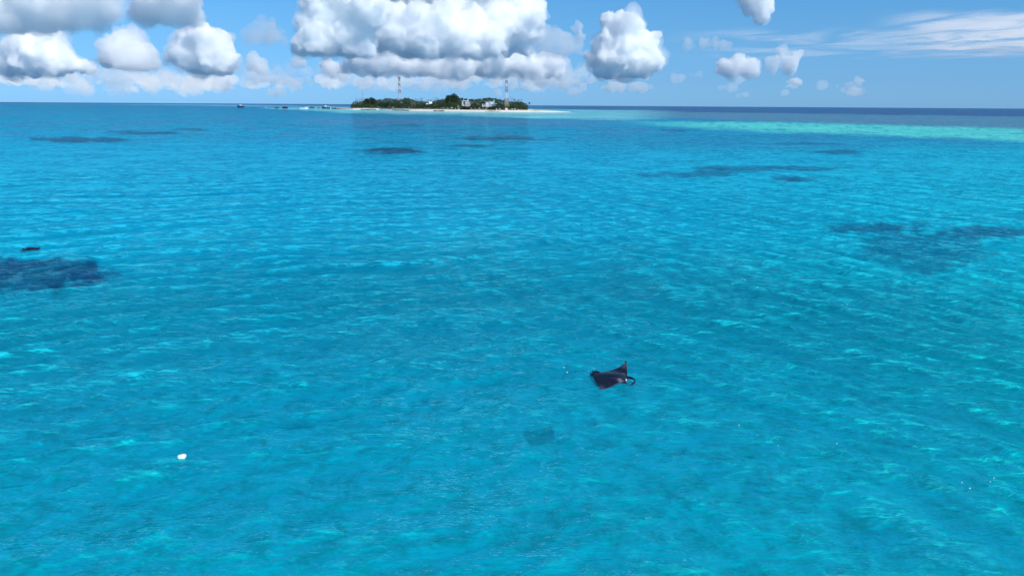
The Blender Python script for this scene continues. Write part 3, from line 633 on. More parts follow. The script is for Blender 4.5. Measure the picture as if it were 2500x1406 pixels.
# ------------------------------------------------------------------ boats
def boat(px, py, length, rz, hull, cabin, label, kind='cabin', hgt=1.0):
    p = ground(px, py); e = empty('boat', (p[0], p[1], -.12), rz); tag(e, label, 'boat'); Ln = length * 1.12; hgt *= 1.3; B = Ln * .27; D = Ln * .13 * hgt
    rings = []
    for k in range(9):
        t = k / 8; x = (t - .5) * Ln; w_ = B / 2 * (1 - max(0, (t - .5) * 2) ** 2.4) * (.85 + .15 * min(1, t * 4)) + .02; sh = D * (1 + .55 * max(0, t - .4) ** 1.5 * 2 + .08 * (1 - t))
        rings.append([(x + sh * .25 * max(0, t - .6) * 2, -w_, sh), (x, -w_ * .82, .1), (x, 0, -.25), (x, w_ * .82, .1), (x + sh * .25 * max(0, t - .6) * 2, w_, sh)])
    MB().loft(rings).build('hull', MAT[hull], e)
    if kind == 'cabin':
        z = D * .95; h = Ln * .14
        MB().box(-Ln * .33, Ln * .20, -B * .36, B * .36, z, z + h).build('cabin', MAT[cabin], e)
        wb = MB(); n = 5
        for k in range(n):
            x = -Ln * .29 + k * Ln * .095
            for s_ in (-1, 1): wb.box(x, x + Ln * .065, min(s_ * B * .355, s_ * B * .375), max(s_ * B * .355, s_ * B * .375), z + h * .35, z + h * .8)
        wb.build('window_band', MAT['glass'], e)
        MB().box(-Ln * .37, Ln * .24, -B * .42, B * .42, z + h + .003, z + h + .16).build('roof', MAT['white'], e)
        MB().box(-Ln * .08, Ln * .12, -B * .25, B * .25, z + h + .163, z + h * 1.75).build('wheelhouse', MAT[cabin], e)
        MB().bar((-Ln * .05, 0, z + h * 1.75), (-Ln * .05, 0, z + h * 2.6), .06).build('mast', MAT['steel'], e)
    elif kind == 'sport':
        z = D * .95; h = Ln * .12
        MB().loft([[(Ln * .28, -B * .3, z), (Ln * .28, B * .3, z), (Ln * .26, B * .28, z + .1), (Ln * .26, -B * .28, z + .1)], [(-Ln * .05, -B * .38, z), (-Ln * .05, B * .38, z), (-Ln * .08, B * .33, z + h * .8), (-Ln * .08, -B * .33, z + h * .8)]]).build('windscreen', MAT['glass'], e)
        cm = MB().box(-Ln * .36, Ln * .04, -B * .36, B * .36, z + h * 1.5, z + h * 1.68)
        cm.build('canopy', MAT['navy'], e); pb = MB()
        for sx in (-.34, .0):
            for sy in (-.33, .33): pb.bar((sx * Ln, sy * B, z * .8), (sx * Ln, sy * B, z + h * 1.5), .06)
        pb.build('canopy_frame', MAT['steel'], e); MB().box(-Ln * .30, -Ln * .1, -B * .2, B * .2, z * .7, z + h * .35).build('seat', MAT['white'], e)
    else:
        z = D; MB().box(-Ln * .30, -Ln * .08, -B * .3, B * .3, z * .5, z * 1.25).build('console', MAT[cabin], e)
        MB().box(-Ln * .55, -Ln * .49, -.25, .25, .1, z * 1.5).build('outboard_motor', MAT['dish'], e)
        MB().box(Ln * .05, Ln * .12, -B * .4, B * .4, z * .7, z * .8).build('thwart', MAT['white'], e)
    return e
boat(588, 262.8, 14, rad(188), 'navy', 'white', 'leftmost boat, a white cabin boat with a dark hull', hgt=1.25)
boat(649, 263.6, 6, rad(170), 'white', 'white', 'tiny white skiff between the leftmost boat and the red boat', 'skiff')
boat(676, 264.8, 7.5, rad(20), 'navy', 'blue_hull', 'small dark blue skiff just left of the red and white boat', 'skiff', 1.4)
boat(696, 265.5, 11, rad(-12), 'navy', 'boat_red', 'red and white cabin boat with a dark hull', hgt=1.3)
boat(742, 267.2, 13, rad(0), 'white', 'white', 'white speedboat with a dark canopy anchored in front of the breakwater', 'sport', 1.1)
boat(762, 264.9, 10, rad(195), 'blue_hull', 'blue_hull', 'dark blue cabin boat right of the white speedboat', hgt=1.2)
boat(778, 265.2, 6, rad(170), 'blue_hull', 'navy', 'little blue skiff in the gap between the dark blue boat and the long white boat', 'skiff', 1.2)
boat(796, 265.9, 15, rad(186), 'navy', 'white', 'long dark-hulled boat with white cabin moored by the breakwater')
boat(806, 265.8, 8, rad(172), 'white', 'white', 'small white cabin boat moored behind the long dark-hulled boat', hgt=1.3)
boat(815, 266.2, 8, rad(10), 'navy', 'navy', 'dark open skiff at the right end of the moored boats', 'skiff', 1.2)
for k, (px, py) in enumerate(((724.5, 266.2), (728, 266.4))):
    p = ground(px, py); e = empty('mooring_post', (p[0], p[1], -1.2)); MB().bar((0, 0, 0), (0, 0, 3.2), .35, .28, 8).build('post', MAT['dish'], e); MB().bar((0, 0, 3.203), (0, 0, 3.6), .34, .1, 8).build('cap', MAT['white'], e)
    tag(e, ('left' if k == 0 else 'right') + ' one of two mooring posts left of the white speedboat', 'post', 'mooring posts by the speedboat')

# ------------------------------------------------------------------ people on the spit
def person(px, off, label, shirt, rz):
    x_, y_, z_ = inland(px, 0); hh = float(np.interp(px, [1300, 1325, 1350], [1, .85, .6])); z_ = sand_z(off) * hh * .9
    e = empty('person', (x_, y_ + off * .5, z_ - .05), rz); tag(e, label, 'person', None)
    J = [(0, 0, .95), (0, 0, 1.2), (0, 0, 1.42), (0, 0, 1.54), (0, .02, 1.68), (.1, 0, .9), (.13, .06, .5), (.14, .0, .06), (.14, .16, .03), (-.1, 0, .9), (-.13, -.05, .5), (-.14, -.12, .06), (-.14, .04, .03),
         (.19, 0, 1.4), (.25, .02, 1.12), (.24, .12, .88), (-.19, 0, 1.4), (-.25, -.02, 1.12), (-.26, .06, .88)]
    E = [(0, 1), (1, 2), (2, 3), (3, 4), (0, 5), (5, 6), (6, 7), (7, 8), (0, 9), (9, 10), (10, 11), (11, 12), (2, 13), (13, 14), (14, 15), (2, 16), (16, 17), (17, 18)]
    Rr = [.15, .14, .15, .06, .11, .10, .07, .05, .04, .10, .07, .05, .04, .06, .045, .035, .06, .045, .035]
    me = bpy.data.meshes.new('body'); me.from_pydata(J, E, []); o = link('body', me, MAT['skin'], e)
    md = o.modifiers.new('skin', 'SKIN'); sv = me.skin_vertices[0].data
    for i, r in enumerate(Rr): sv[i].radius = (r, r * .8)
    sv[0].use_root = True; o.modifiers.new('sub', 'SUBSURF').levels = 1
    rg = lambda z, a, b: [(math.cos(t * math.pi / 4) * a, math.sin(t * math.pi / 4) * b, z) for t in range(8)]
    MB().loft([rg(.93, .19, .16), rg(1.15, .185, .15), rg(1.38, .22, .15), rg(1.46, .12, .1)]).build('shirt', MAT[shirt], e)
    MB().loft([rg(.55, .24, .17), rg(.75, .22, .17), rg(.96, .195, .165)]).build('shorts', MAT['cloth'], e)
person(1307.5, 16, 'person in dark clothes standing left of two on the sand spit', 'cloth', .5)
person(1315.5, 14, 'person in a red shirt standing right of two on the sand spit', 'boat_red', 2.4)

# ------------------------------------------------------------------ manta rays
def manta_material():
    m = bpy.data.materials.new('manta_skin'); m.use_nodes = True; t = m.node_tree; b = t.nodes['Principled BSDF']
    tc = N(t, 'ShaderNodeTexCoord'); b.inputs['Roughness'].default_value = .38; b.inputs['Specular IOR Level'].default_value = .35
    def spot(c, r0, r1):
        d = N(t, 'ShaderNodeVectorMath', operation='DISTANCE'); L(t, tc.outputs['Object'], d.inputs[0]); d.inputs[1].default_value = c
        r = N(t, 'ShaderNodeMapRange', interpolation_type='SMOOTHSTEP', ins={'From Min': r0, 'From Max': r1, 'To Min': 1.0, 'To Max': 0.0}); L(t, d.outputs['Value'], r.inputs['Value']); return r.outputs[0]
    def mix(a, col, fac, k=1.0):
        x = N(t, 'ShaderNodeMix', data_type='RGBA')
        if isinstance(a, tuple): x.inputs['A'].default_value = (*a, 1)
        else: L(t, a, x.inputs['A'])
        x.inputs['B'].default_value = (*col, 1); f = N(t, 'ShaderNodeMath', operation='MULTIPLY', use_clamp=True); L(t, fac, f.inputs[0]); f.inputs[1].default_value = k; L(t, f.outputs[0], x.inputs['Factor']); return x.outputs['Result']
    mp = N(t, 'ShaderNodeMapping'); mp.inputs['Scale'].default_value = (2.0, 11, 4); mp.inputs['Rotation'].default_value = (0, 0, rad(-8)); L(t, tc.outputs['Object'], mp.inputs[0])
    nz = N(t, 'ShaderNodeTexNoise', ins={'Scale': 1.0, 'Detail': 4.0}); L(t, mp.outputs[0], nz.inputs['Vector'])
    r = N(t, 'ShaderNodeMapRange', ins={'From Min': .52, 'From Max': .75, 'To Min': 0.0, 'To Max': 1.0}); L(t, nz.outputs['Fac'], r.inputs['Value'])
    c = mix((.007, .011, .026), (.032, .040, .072), r.outputs[0], .8)
    c = mix(c, (.060, .065, .09), spot((.20, 1.02, .2), .06, .30), .9)      # paler wing tips
    c = mix(c, (.065, .07, .09), spot((.08, -1.05, 0), .05, .26), .9)
    c = mix(c, (.20, .19, .23), spot((.50, -.27, .1), .02, .13), .8)      # pale shoulder streak, partly wet gloss painted into the skin colour
    c = mix(c, (.14, .14, .19), spot((.35, .42, .1), .02, .16), .6)
    c = mix(c, (.72, .78, .8), spot((.70, -.06, .04), .05, .095), 1)      # white patch at the mouth
    c = mix(c, (.65, .7, .72), spot((.70, -.20, .0), .03, .07), 1)
    g = N(t, 'ShaderNodeNewGeometry'); vt = N(t, 'ShaderNodeVectorTransform', vector_type='NORMAL', convert_from='WORLD', convert_to='OBJECT'); L(t, g.outputs['Normal'], vt.inputs[0])
    sx = N(t, 'ShaderNodeSeparateXYZ'); L(t, vt.outputs[0], sx.inputs[0]); un = N(t, 'ShaderNodeMapRange', ins={'From Min': -.2, 'From Max': -.5, 'To Min': 0.0, 'To Max': 1.0}); L(t, sx.outputs['Z'], un.inputs['Value'])
    c = mix(c, (.30, .34, .45), un.outputs[0], 1)
    L(t, c, b.inputs['Base Color'])
    bp = N(t, 'ShaderNodeBump', ins={'Strength': .35, 'Distance': .03}); L(t, nz.outputs['Fac'], bp.inputs['Height']); L(t, bp.outputs[0], b.inputs['Normal']); return m
def manta_mesh():
    S_ = np.linspace(-1, 1, 61); a_ = np.abs(S_)
    kS = [0, .10, .18, .26, .34, .45, .6, .8, .93, 1]
    LE = np.interp(a_, kS, [.70, .705, .70, .60, .545, .50, .42, .29, .19, .12]); TE = np.interp(a_, kS, [-.64, -.63, -.60, -.57, -.53, -.43, -.29, -.08, .04, .09])
    TH = np.interp(a_, kS, [.20, .195, .175, .15, .12, .09, .055, .028, .014, .006])
    LEf = LE + np.where(S_ > 0, .10 * a_ ** 3, 0); TEf = TE + np.where(S_ > 0, .12 * np.sin(np.pi * np.clip(a_, 0, 1)) + .06 * a_ ** 3, 0)
    Z0 = .015 + .045 * np.cos(a_ * math.pi * .9) + np.where(S_ > 0, .38 * a_ ** 2.6 - .05 * np.sin(a_ * math.pi), -.05 * a_ ** 2 + .10 * np.clip(a_ - .7, 0, 1))
    n = 28; V = []
    for k, s_ in enumerate(S_):
        yy = 1.17 * s_ * (1 if s_ < 0 else .97)
        for i in range(n):
            th = 2 * math.pi * i / n; c_ = (1 + math.cos(th)) / 2; x = TEf[k] + (LEf[k] - TEf[k]) * c_; prof_ = 2.2 * (max(0, 1 - c_)) ** .5 * (c_ ** .9) * .62 + .04
            zz = Z0[k] + TH[k] * prof_ * (1 if math.sin(th) >= 0 else -.6) * (1 if abs(math.sin(th)) > 1e-6 else 0)
            V.append((x, yy, zz + .02 * math.sin(3 * yy + 5 * x) * (1 - a_[k])))
    mb = MB(); mb.loft([V[k * n:(k + 1) * n] for k in range(len(S_))])
    def sweep(pts, rr, fl):
        P = [Vector(p) for p in pts]; Q = []; RR = []
        for i in range(len(P) - 1):
            for s_ in range(4):
                t = s_ / 4; p0 = P[max(0, i - 1)]; p1 = P[i]; p2 = P[i + 1]; p3 = P[min(len(P) - 1, i + 2)]
                Q.append(.5 * ((2 * p1) + (p2 - p0) * t + (2 * p0 - 5 * p1 + 4 * p2 - p3) * t * t + (3 * p1 - p0 - 3 * p2 + p3) * t ** 3)); RR.append(rr[i] + (rr[i + 1] - rr[i]) * t)
        Q.append(P[-1]); RR.append(rr[-1]); rings = []
        for i, q_ in enumerate(Q):
            d = (Q[min(i + 1, len(Q) - 1)] - Q[max(i - 1, 0)]).normalized(); a = d.cross(Vector((0, 0, 1))).normalized(); b = a.cross(d)
            rings.append([tuple(q_ + a * math.cos(t) * RR[i] * fl + b * math.sin(t) * RR[i]) for t in [2 * math.pi * j / 10 for j in range(10)]])
        mb.loft(rings)
    # far cephalic lobe curls round in a hook, the near one lies low in the water
    sweep([(.52, .20, .05), (.70, .22, .07), (.88, .17, .08), (.99, .05, .06), (1.00, -.08, .03), (.93, -.15, .0)], [.07, .06, .04, .04, .055, .03], .7)
    sweep([(.55, -.20, .04), (.70, -.22, .03), (.80, -.20, .01), (.86, -.14, -.01)], [.07, .055, .035, .02], .8)
    sweep([(-.50, .0, .05), (-.66, .03, .03), (-.80, .06, .0), (-1.00, .09, -.0), (-1.35, .12, .01)], [.06, .04, .018, .013, .008], .8)
    sweep([(-.50, .13, .03), (-.66, .17, .02), (-.76, .18, .0)], [.07, .07, .03], 1.2)      # pelvic fins
    sweep([(-.50, -.13, .03), (-.66, -.16, .02), (-.74, -.16, .0)], [.07, .06, .03], 1.2)
    mb.loft([[(-.60, -.012, .06), (-.60, .012, .06), (-.73, .01, .04), (-.73, -.01, .04)], [(-.69, -.006, .14), (-.69, .006, .14), (-.75, .004, .13), (-.75, -.004, .13)]])
    return mb.mesh('body', True)
MM = manta_material(); mme = manta_mesh()
tmp = bpy.data.objects.new('tmp', mme); C.objects.link(tmp); rm_ = tmp.modifiers.new('r', 'REMESH'); rm_.mode = 'VOXEL'; rm_.voxel_size = .015; rm_.use_smooth_shade = True
sm_ = tmp.modifiers.new('s', 'SMOOTH'); sm_.iterations = 4; sm_.factor = .5
dg = bpy.context.evaluated_depsgraph_get(); mb2 = bpy.data.meshes.new_from_object(tmp.evaluated_get(dg)); bpy.data.objects.remove(tmp); mb2.name = 'manta_ray'
print('manta verts', len(mb2.vertices))
o = link('manta_ray', mb2, MM); o.location = (3.72, 24.08, .075); o.rotation_euler = (0, 0, math.atan2(-.515, .857)); tag(o, 'large black manta ray gliding at the surface with one wing tip raised', 'manta ray')
o2 = o.copy(); C.objects.link(o2); o2.location = (-33.7, 46.9, .0); o2.rotation_euler = (rad(-6), 0, rad(171)); o2.scale = (.72, .75, .85); tag(o2, 'distant dark manta ray half submerged above the dark reef at the left', 'manta ray')

# ------------------------------------------------------------------ floating debris
def flotsam():
    p = ground(444, 1119); bm = bmesh.new(); bmesh.ops.create_cube(bm, size=1)
    bmesh.ops.subdivide_edges(bm, edges=bm.edges[:], cuts=5, use_grid_fill=True); rng = random.Random(2)
    from mathutils import noise
    for v in bm.verts:
        d = v.co.normalized(); k = .5 / max(abs(d.x), abs(d.y), abs(d.z)); d = d * (.36 + .16 * k) * (1 + .22 * noise.noise(d * 1.7 + Vector((3, 1, 0))) + .06 * noise.noise(d * 5))
        v.co = (d.x * .29 + d.z * .05, d.y * .22, d.z * .17 * (1 - .35 * max(0, d.x)))
    me = bpy.data.meshes.new('foam_block'); bm.to_mesh(me); bm.free(); me.polygons.foreach_set('use_smooth', [True] * len(me.polygons))
    o = link('foam_block', me, MAT['foam']); o.location = (p[0], p[1], .05); o.rotation_euler = (.1, -.05, .3); tag(o, 'small white irregular lump of foam floating alone on the turquoise water', 'debris')
flotsam()

def foam_flecks():
    rng = np.random.default_rng(12); v = []; f = []
    spots = [(1900, 1060, 160, 60), (2380, 1190, 110, 60), (1800, 690, 60, 25), (2050, 745, 200, 40), (1420, 905, 50, 14)]
    for cx, cy_, ax, ay in spots:
        for k in range(4):
            p = ground(cx + rng.normal() * ax * .5, cy_ + rng.normal() * ay * .5); r = rng.uniform(.007, .018) * (p[1] / 20) ** .6; b = len(v); a0 = rng.random() * 3; st = rng.uniform(1.2, 3)
            for j in range(6): a = a0 + j * math.pi / 3; v.append((p[0] + math.cos(a) * r * st, p[1] + math.sin(a) * r, .055))
            v.append((p[0], p[1], .075)); v.append((p[0], p[1], .03))
            for j in range(6): f.append((b + j, b + (j + 1) % 6, b + 6)); f.append((b + (j + 1) % 6, b + j, b + 7))
    tag(link('foam_flecks', raw_mesh('foam_flecks', v, f), MAT['foam']), 'scattered tiny white flecks of foam on the near water', 'foam', None, 'stuff')
foam_flecks()
# ------------------------------------------------------------------ clouds
def cloud_mat(name, mfp, g=0.0):
    """water-droplet cloud: a scattering volume whose mean free path is mfp metres"""
    m = bpy.data.materials.new(name); m.use_nodes = True; t = m.node_tree; t.nodes.clear()
    v = N(t, 'ShaderNodeVolumeScatter', ins={'Density': 1.0 / mfp, 'Anisotropy': g, 'Color': (1, 1, 1, 1)})
    o = N(t, 'ShaderNodeOutputMaterial'); L(t, v.outputs[0], o.inputs['Volume']); m.cycles.homogeneous_volume = True; return m
CM = {'dense': cloud_mat('cloud_dense', 48), 'soft': cloud_mat('cloud_soft', 140), 'thin': cloud_mat('cloud_thin', 420), 'veil': cloud_mat('cloud_veil', 1100), 'bank': cloud_mat('cloud_bank', 2700), 'fringe': cloud_mat('cloud_fringe', 340)}
def vnoise3(P, s=0):
    I = np.floor(P).astype(np.int64); f = P - I; f = f * f * (3 - 2 * f); t = 0
    for dz in (0, 1):
        for dy in (0, 1):
            for dx in (0, 1):
                wgt = (f[:, 0] if dx else 1 - f[:, 0]) * (f[:, 1] if dy else 1 - f[:, 1]) * (f[:, 2] if dz else 1 - f[:, 2])
                t = t + wgt * hsh(I[:, 0] + dx, I[:, 1] + dy + (I[:, 2] + dz) * 7919, s)
    return t
def puff_lib():
    from mathutils import noise
    lib = {}
    for sub in (2, 3, 4):
        lib[sub] = []
        for k in range(6):
            bm = bmesh.new(); bmesh.ops.create_icosphere(bm, subdivisions=sub, radius=1)
            for v in bm.verts:
                p = v.co * 1.5 + Vector((k * 7.1, 3, 1)); n = noise.fractal(p, 1.0, 2.0, 5); v.co *= 1 + .20 * n + .10 * abs(noise.noise(v.co * 3.2 + Vector((k, 0, 0))))
            V = np.array([v.co[:] for v in bm.verts]); Fc = np.array([[q_.index for q_ in fa.verts] for fa in bm.faces]); bm.free(); lib[sub].append((V, Fc))
    return lib
LIB = puff_lib(); TRI = [0]
def cloud(blobs, base, dist, label, mat='dense', seed=0, depth=1.0, flat=1.0, kids=11, grand=4, group=None, name='cumulus_cloud', big=False, squash=1.0, vox=3.45, rough=1.3, wisps=0):
    rng = np.random.default_rng(seed * 13 + 5); k = dist / F; balls = []
    for (px, py, r) in blobs:
        c = at(px, py, dist + rng.uniform(-.6, .6) * r * k * depth); R0 = r * k; balls.append((c, R0 * .92, 3 if not big else 4))
        if kids:
            for i in range(kids):
                d = rng.normal(size=3); d[2] = d[2] * .8 + .25; d[1] -= .35; d /= np.linalg.norm(d); r1 = R0 * rng.uniform(.28, .50); c1 = c + d * (R0 * .92 - r1 * .35) * np.array([1, depth, 1]); balls.append((c1, r1, 3 if (big or r > 35) else 2))
                for j in range(grand):
                    e_ = d + rng.normal(size=3) * .7; e_ /= np.linalg.norm(e_); r2 = r1 * rng.uniform(.3, .5); balls.append((c1 + e_ * r1 * .9, r2, 2))
    Vs = []; Fs = []; off = 0; zb = at(1250, base, dist)[2] + (at(blobs[0][0], base, dist)[2] - at(1250, base, dist)[2])
    for c, r, sub in balls:
        V, Fc = LIB[sub][rng.integers(6)]; q_ = rng.normal(size=(3, 3)); Q, _ = np.linalg.qr(q_)
        if np.linalg.det(Q) < 0: Q[:, 0] *= -1
        P = (V @ Q.T) * r * np.array([1, 1, squash]) + c; z = P[:, 2]; zl = zb + k * 9 * (fbm(P[:, 0] / (45 * k), P[:, 1] / (45 * k), 7, 3) - .35); low = z < zl; P[:, 2] = np.where(low, zl + (z - zl) * .14, z)
        Vs.append(P); Fs.append(Fc + off); off += len(P)
    V = np.concatenate(Vs); Fc = np.concatenate(Fs); c0 = V.mean(0); c0[2] = zb
    def fuse(me0, vx, it):
        tmp = bpy.data.objects.new('tmp', me0); C.objects.link(tmp); md = tmp.modifiers.new('r', 'REMESH'); md.mode = 'VOXEL'; md.voxel_size = vx * k
        if it: sm = tmp.modifiers.new('s', 'SMOOTH'); sm.iterations = it; sm.factor = .5
        me = bpy.data.meshes.new_from_object(tmp.evaluated_get(bpy.context.evaluated_depsgraph_get())); bpy.data.objects.remove(tmp); bpy.data.meshes.remove(me0); return me
    def shape(P0, vx, rg_, sd, grow=0.0):
        me = fuse(raw_mesh('tmp', P0, Fc), vx, 2); n = len(me.vertices)
        co = np.empty(n * 3, dtype=np.float32); me.vertices.foreach_get('co', co); co = co.reshape(-1, 3).astype(float)
        no = np.empty(n * 3, dtype=np.float32); me.vertex_normals.foreach_get('vector', no); no = no.reshape(-1, 3); D = grow * k
        for i, (sc_, am) in enumerate(((40, 8.0), (17, 6.0), (8, 4.4), (4, 2.8))):
            D = D + am * k * rg_ * (.7 - 1.7 * np.abs(vnoise3(co / (sc_ * k) + sd * 3.7 + i * 11, sd + i) * 2 - 1) ** .8)
        co = co + no * D[:, None]; me.vertices.foreach_set('co', co.astype(np.float32).ravel()); me.update(); return fuse(me, vx * .85, 1)
    me = shape(V - c0, vox, rough, seed)
    me.name = name; TRI[0] += 2 * len(me.polygons); me.materials.clear()
    o = link(name, me, CM[mat]); o.location = c0; tag(o, label, 'cloud', group)
    if wisps:      # thin ragged vapour round the dense body
        m2 = shape(V - c0, vox * 1.5, rough * 1.5, seed + 50, wisps); m2.name = 'fringe'; m2.materials.clear(); link('fringe', m2, CM['fringe'], o)
    return o
cloud([(1530, 62, 32), (1496, 50, 17), (1512, 90, 30), (1545, 105, 38), (1488, 125, 38), (1572, 115, 26), (1592, 95, 13), (1590, 118, 14), (1520, 148, 48), (1462, 148, 20), (1582, 150, 30), (1440, 140, 10), (1555, 165, 30), (1480, 168, 25)], 180, 14000,
      'bright white towering cumulus cloud standing alone right of the island', seed=1, big=True, kids=13, wisps=2.5)
cloud([(800, 80, 52), (765, 102, 36), (735, 112, 20), (855, 85, 46), (795, 30, 44), (835, -5, 60), (755, 60, 26), (750, 18, 16), (880, 105, 30), (895, 30, 45)], 130, 9500,
      'left wing of the great cloud, a slate-blue mass with a ragged pale top', seed=2, big=True, kids=11, wisps=3)
cloud([(955, 70, 48), (1000, 90, 42), (1050, 92, 48), (1110, 95, 44), (1165, 105, 36), (1085, 50, 40), (1015, 45, 36), (1150, 60, 34), (1200, 100, 30), (925, 105, 24)], 134, 10500,
      'blue-grey lower middle of the great cloud above the island', seed=22, big=True, kids=11, wisps=3)
cloud([(940, -10, 60), (1000, 5, 62), (1060, -10, 62), (1110, 10, 52), (985, -60, 70), (1075, -60, 70), (1140, 30, 34), (1160, -20, 45), (920, 40, 28), (1185, 15, 26)], 70, 13500,
      'bright pearl-white crown of the great cloud reaching out of the top of the picture', seed=23, big=True, kids=11, wisps=3)
cloud([(1225, 55, 40), (1255, 0, 52), (1290, 50, 34), (1240, 95, 32), (1275, 100, 26), (1310, 15, 18), (1305, 78, 14), (1215, 95, 26)], 150, 11000,
      'white knobbly cumulus tower at the right edge of the great cloud', seed=3, big=True, kids=10, wisps=2.5)
cloud([(870, 150, 24), (895, 125, 22), (915, 155, 26), (955, 150, 30), (1000, 160, 26), (1040, 148, 32), (1085, 165, 28), (1130, 155, 32), (1180, 150, 38), (1230, 140, 42), (1275, 150, 36), (1320, 160, 30), (1360, 165, 20), (810, 165, 18), (840, 175, 16)], 186, 19000,
      'long lower row of pale cumulus heaps behind the great cloud', seed=4, kids=9, mat='soft', grand=3, wisps=3)
cloud([(500, 98, 34), (462, 92, 20), (528, 108, 28), (558, 118, 15), (573, 142, 10), (445, 135, 24), (480, 142, 34), (525, 148, 36), (555, 155, 24), (411, 144, 5)], 176, 14500, 'rounded cumulus cloud with a bright crown in the left sky', seed=5, kids=11, wisps=3)
cloud([(300, 95, 22), (322, 120, 32), (285, 130, 28), (370, 127, 13), (345, 140, 26), (262, 143, 14), (306, 80, 7), (245, 148, 8), (330, 150, 30)], 168, 15500, 'ragged blue-grey cumulus cloud second from the left edge', seed=6, kids=11, mat='soft', wisps=3)
cloud([(70, 100, 24), (125, 102, 30), (150, 125, 22), (60, 140, 38), (115, 145, 38), (10, 165, 26), (165, 158, 20), (205, 163, 10), (220, 172, 7), (30, 120, 18)], 190, 14500, 'cumulus cloud with a white right shoulder at the left edge of the sky', seed=7, kids=11, wisps=3)
cloud([(40, 15, 55), (110, 5, 50), (150, 30, 45), (210, 15, 45), (-30, 25, 60), (260, 5, 35), (90, 40, 45), (180, 55, 25), (-90, 10, 60), (225, 62, 16)], 76, 8000, 'broad lavender-grey cloud in the top left corner', mat='soft', seed=8, kids=8, grand=3, depth=2.2, wisps=4)
cloud([(360, 25, 34), (410, 20, 42), (455, 30, 32), (440, -15, 40), (370, -15, 30)], 57, 8500, 'lavender-grey cloud at the top edge right of the corner cloud', mat='soft', seed=9, kids=8, grand=3, depth=2, wisps=4)
cloud([(615, 92, 20), (645, 80, 26), (675, 92, 22), (640, 100, 22), (660, 65, 14)], 108, 10500, 'small flat lavender cloud left of the great cloud', mat='thin', seed=10, kids=9)
cloud([(730, 150, 11), (722, 156, 8), (738, 158, 9)], 164, 17000, 'tiny white ball of cloud just left of the pale cloud row', seed=11, kids=7, mat='soft')
cloud([(625, 150, 15), (635, 163, 17), (615, 160, 10)], 180, 17000, 'small oval pale cloud right of the bright-crowned cloud', mat='soft', seed=12, kids=7)
cloud([(1855, 12, 26), (1840, -15, 30), (1872, 25, 18), (1832, 22, 11), (1862, 38, 14)], 54, 10000, 'white puff of cloud at the top edge right of centre', seed=13, kids=10, wisps=2.5)
cloud([(1800, 158, 18), (1775, 170, 20), (1825, 172, 18), (1810, 145, 7), (1748, 177, 10), (1845, 178, 12)], 190, 19000, 'small white cumulus above the horizon right of the tall cumulus', seed=14, kids=9, mat='soft', wisps=2)
cloud([(1913, 140, 11), (1918, 155, 12), (1945, 140, 7), (1938, 155, 9), (1930, 168, 10), (1890, 162, 10), (1955, 130, 5), (1908, 125, 5)], 180, 19000, 'forked white wisp of cumulus right of the small cumulus', seed=15, kids=8, mat='soft', wisps=2)
cloud([(1932, 197, 9), (1922, 201, 8), (1943, 201, 8)], 209, 22000, 'little white puff directly below the forked cloud', seed=16, kids=7, mat='soft')
cloud([(2026, 206, 6), (2040, 211, 6), (2068, 213, 7), (2085, 214, 6)], 219, 24000, 'low small flat puff near the horizon at the right', seed=17, kids=6, mat='thin')
cloud([(2096, 198, 6), (2098, 206, 4), (2089, 200, 4)], 215, 24000, 'tiny upright wisp low in the right sky', seed=18, kids=6, mat='thin')
cloud([(1412, 72, 14), (1420, 88, 13), (1408, 100, 9)], 112, 12500, 'small ragged white puff between the great cloud and the tall cumulus', seed=19, kids=8, mat='soft')
cloud([(1345, 95, 26), (1375, 110, 24), (1330, 115, 26), (1400, 125, 22), (1360, 130, 24)], 138, 13000, 'pale lavender cloud right of the knobbly tower', seed=20, kids=8, mat='thin')
cloud([(1680, 111, 14), (1715, 109, 14), (1745, 111, 15), (1775, 112, 12)], 121, 15000, 'thin flat lavender strip of cloud right of the tall cumulus', seed=21, kids=7, mat='thin', squash=.6)
rg = random.Random(4)
for i in range(16):
    px = rg.uniform(-60, 1500); py = rg.uniform(172, 214); s_ = rg.uniform(14, 24)
    bl = [(px + rg.uniform(-7, 7) * s_, py + rg.uniform(-.7, .5) * s_, s_ * rg.uniform(.5, 1.1)) for _ in range(9)]
    cloud(bl, py + s_ * .7, 28000 + i * 900, 'wide hazy bank of thin cloud low over the sea horizon', mat='bank', seed=400 + i, kids=5, grand=0, group='hazy cloud banks low over the horizon', squash=.8, rough=1.5, depth=3, name='cloud_bank')
for i in range(64):
    px = rg.uniform(-40, 1640); py = rg.uniform(186, 226); s_ = rg.uniform(4, 12) * (1 if py < 210 else .65)
    bl = [(px + rg.uniform(-3.4, 3.4) * s_, py + rg.uniform(-.6, .5) * s_, s_ * rg.uniform(.4, 1)) for _ in range(7)]
    cloud(bl, py + s_ * .8, 24000 + rg.uniform(0, 9000), rough=1.6, vox=2.0, label='faint low cloud puff near the horizon ' + ('under the left clouds' if px < 600 else 'left of the island towers' if px < 900 else 'behind the island' if px < 1350 else 'below the tall cumulus'), mat=rg.choice(('thin', 'thin', 'veil')), seed=100 + i, kids=6, grand=2, group='faint low clouds ' + ('under the left clouds' if px < 600 else 'left of the island towers' if px < 900 else 'behind the island' if px < 1350 else 'below the tall cumulus'), squash=.75)
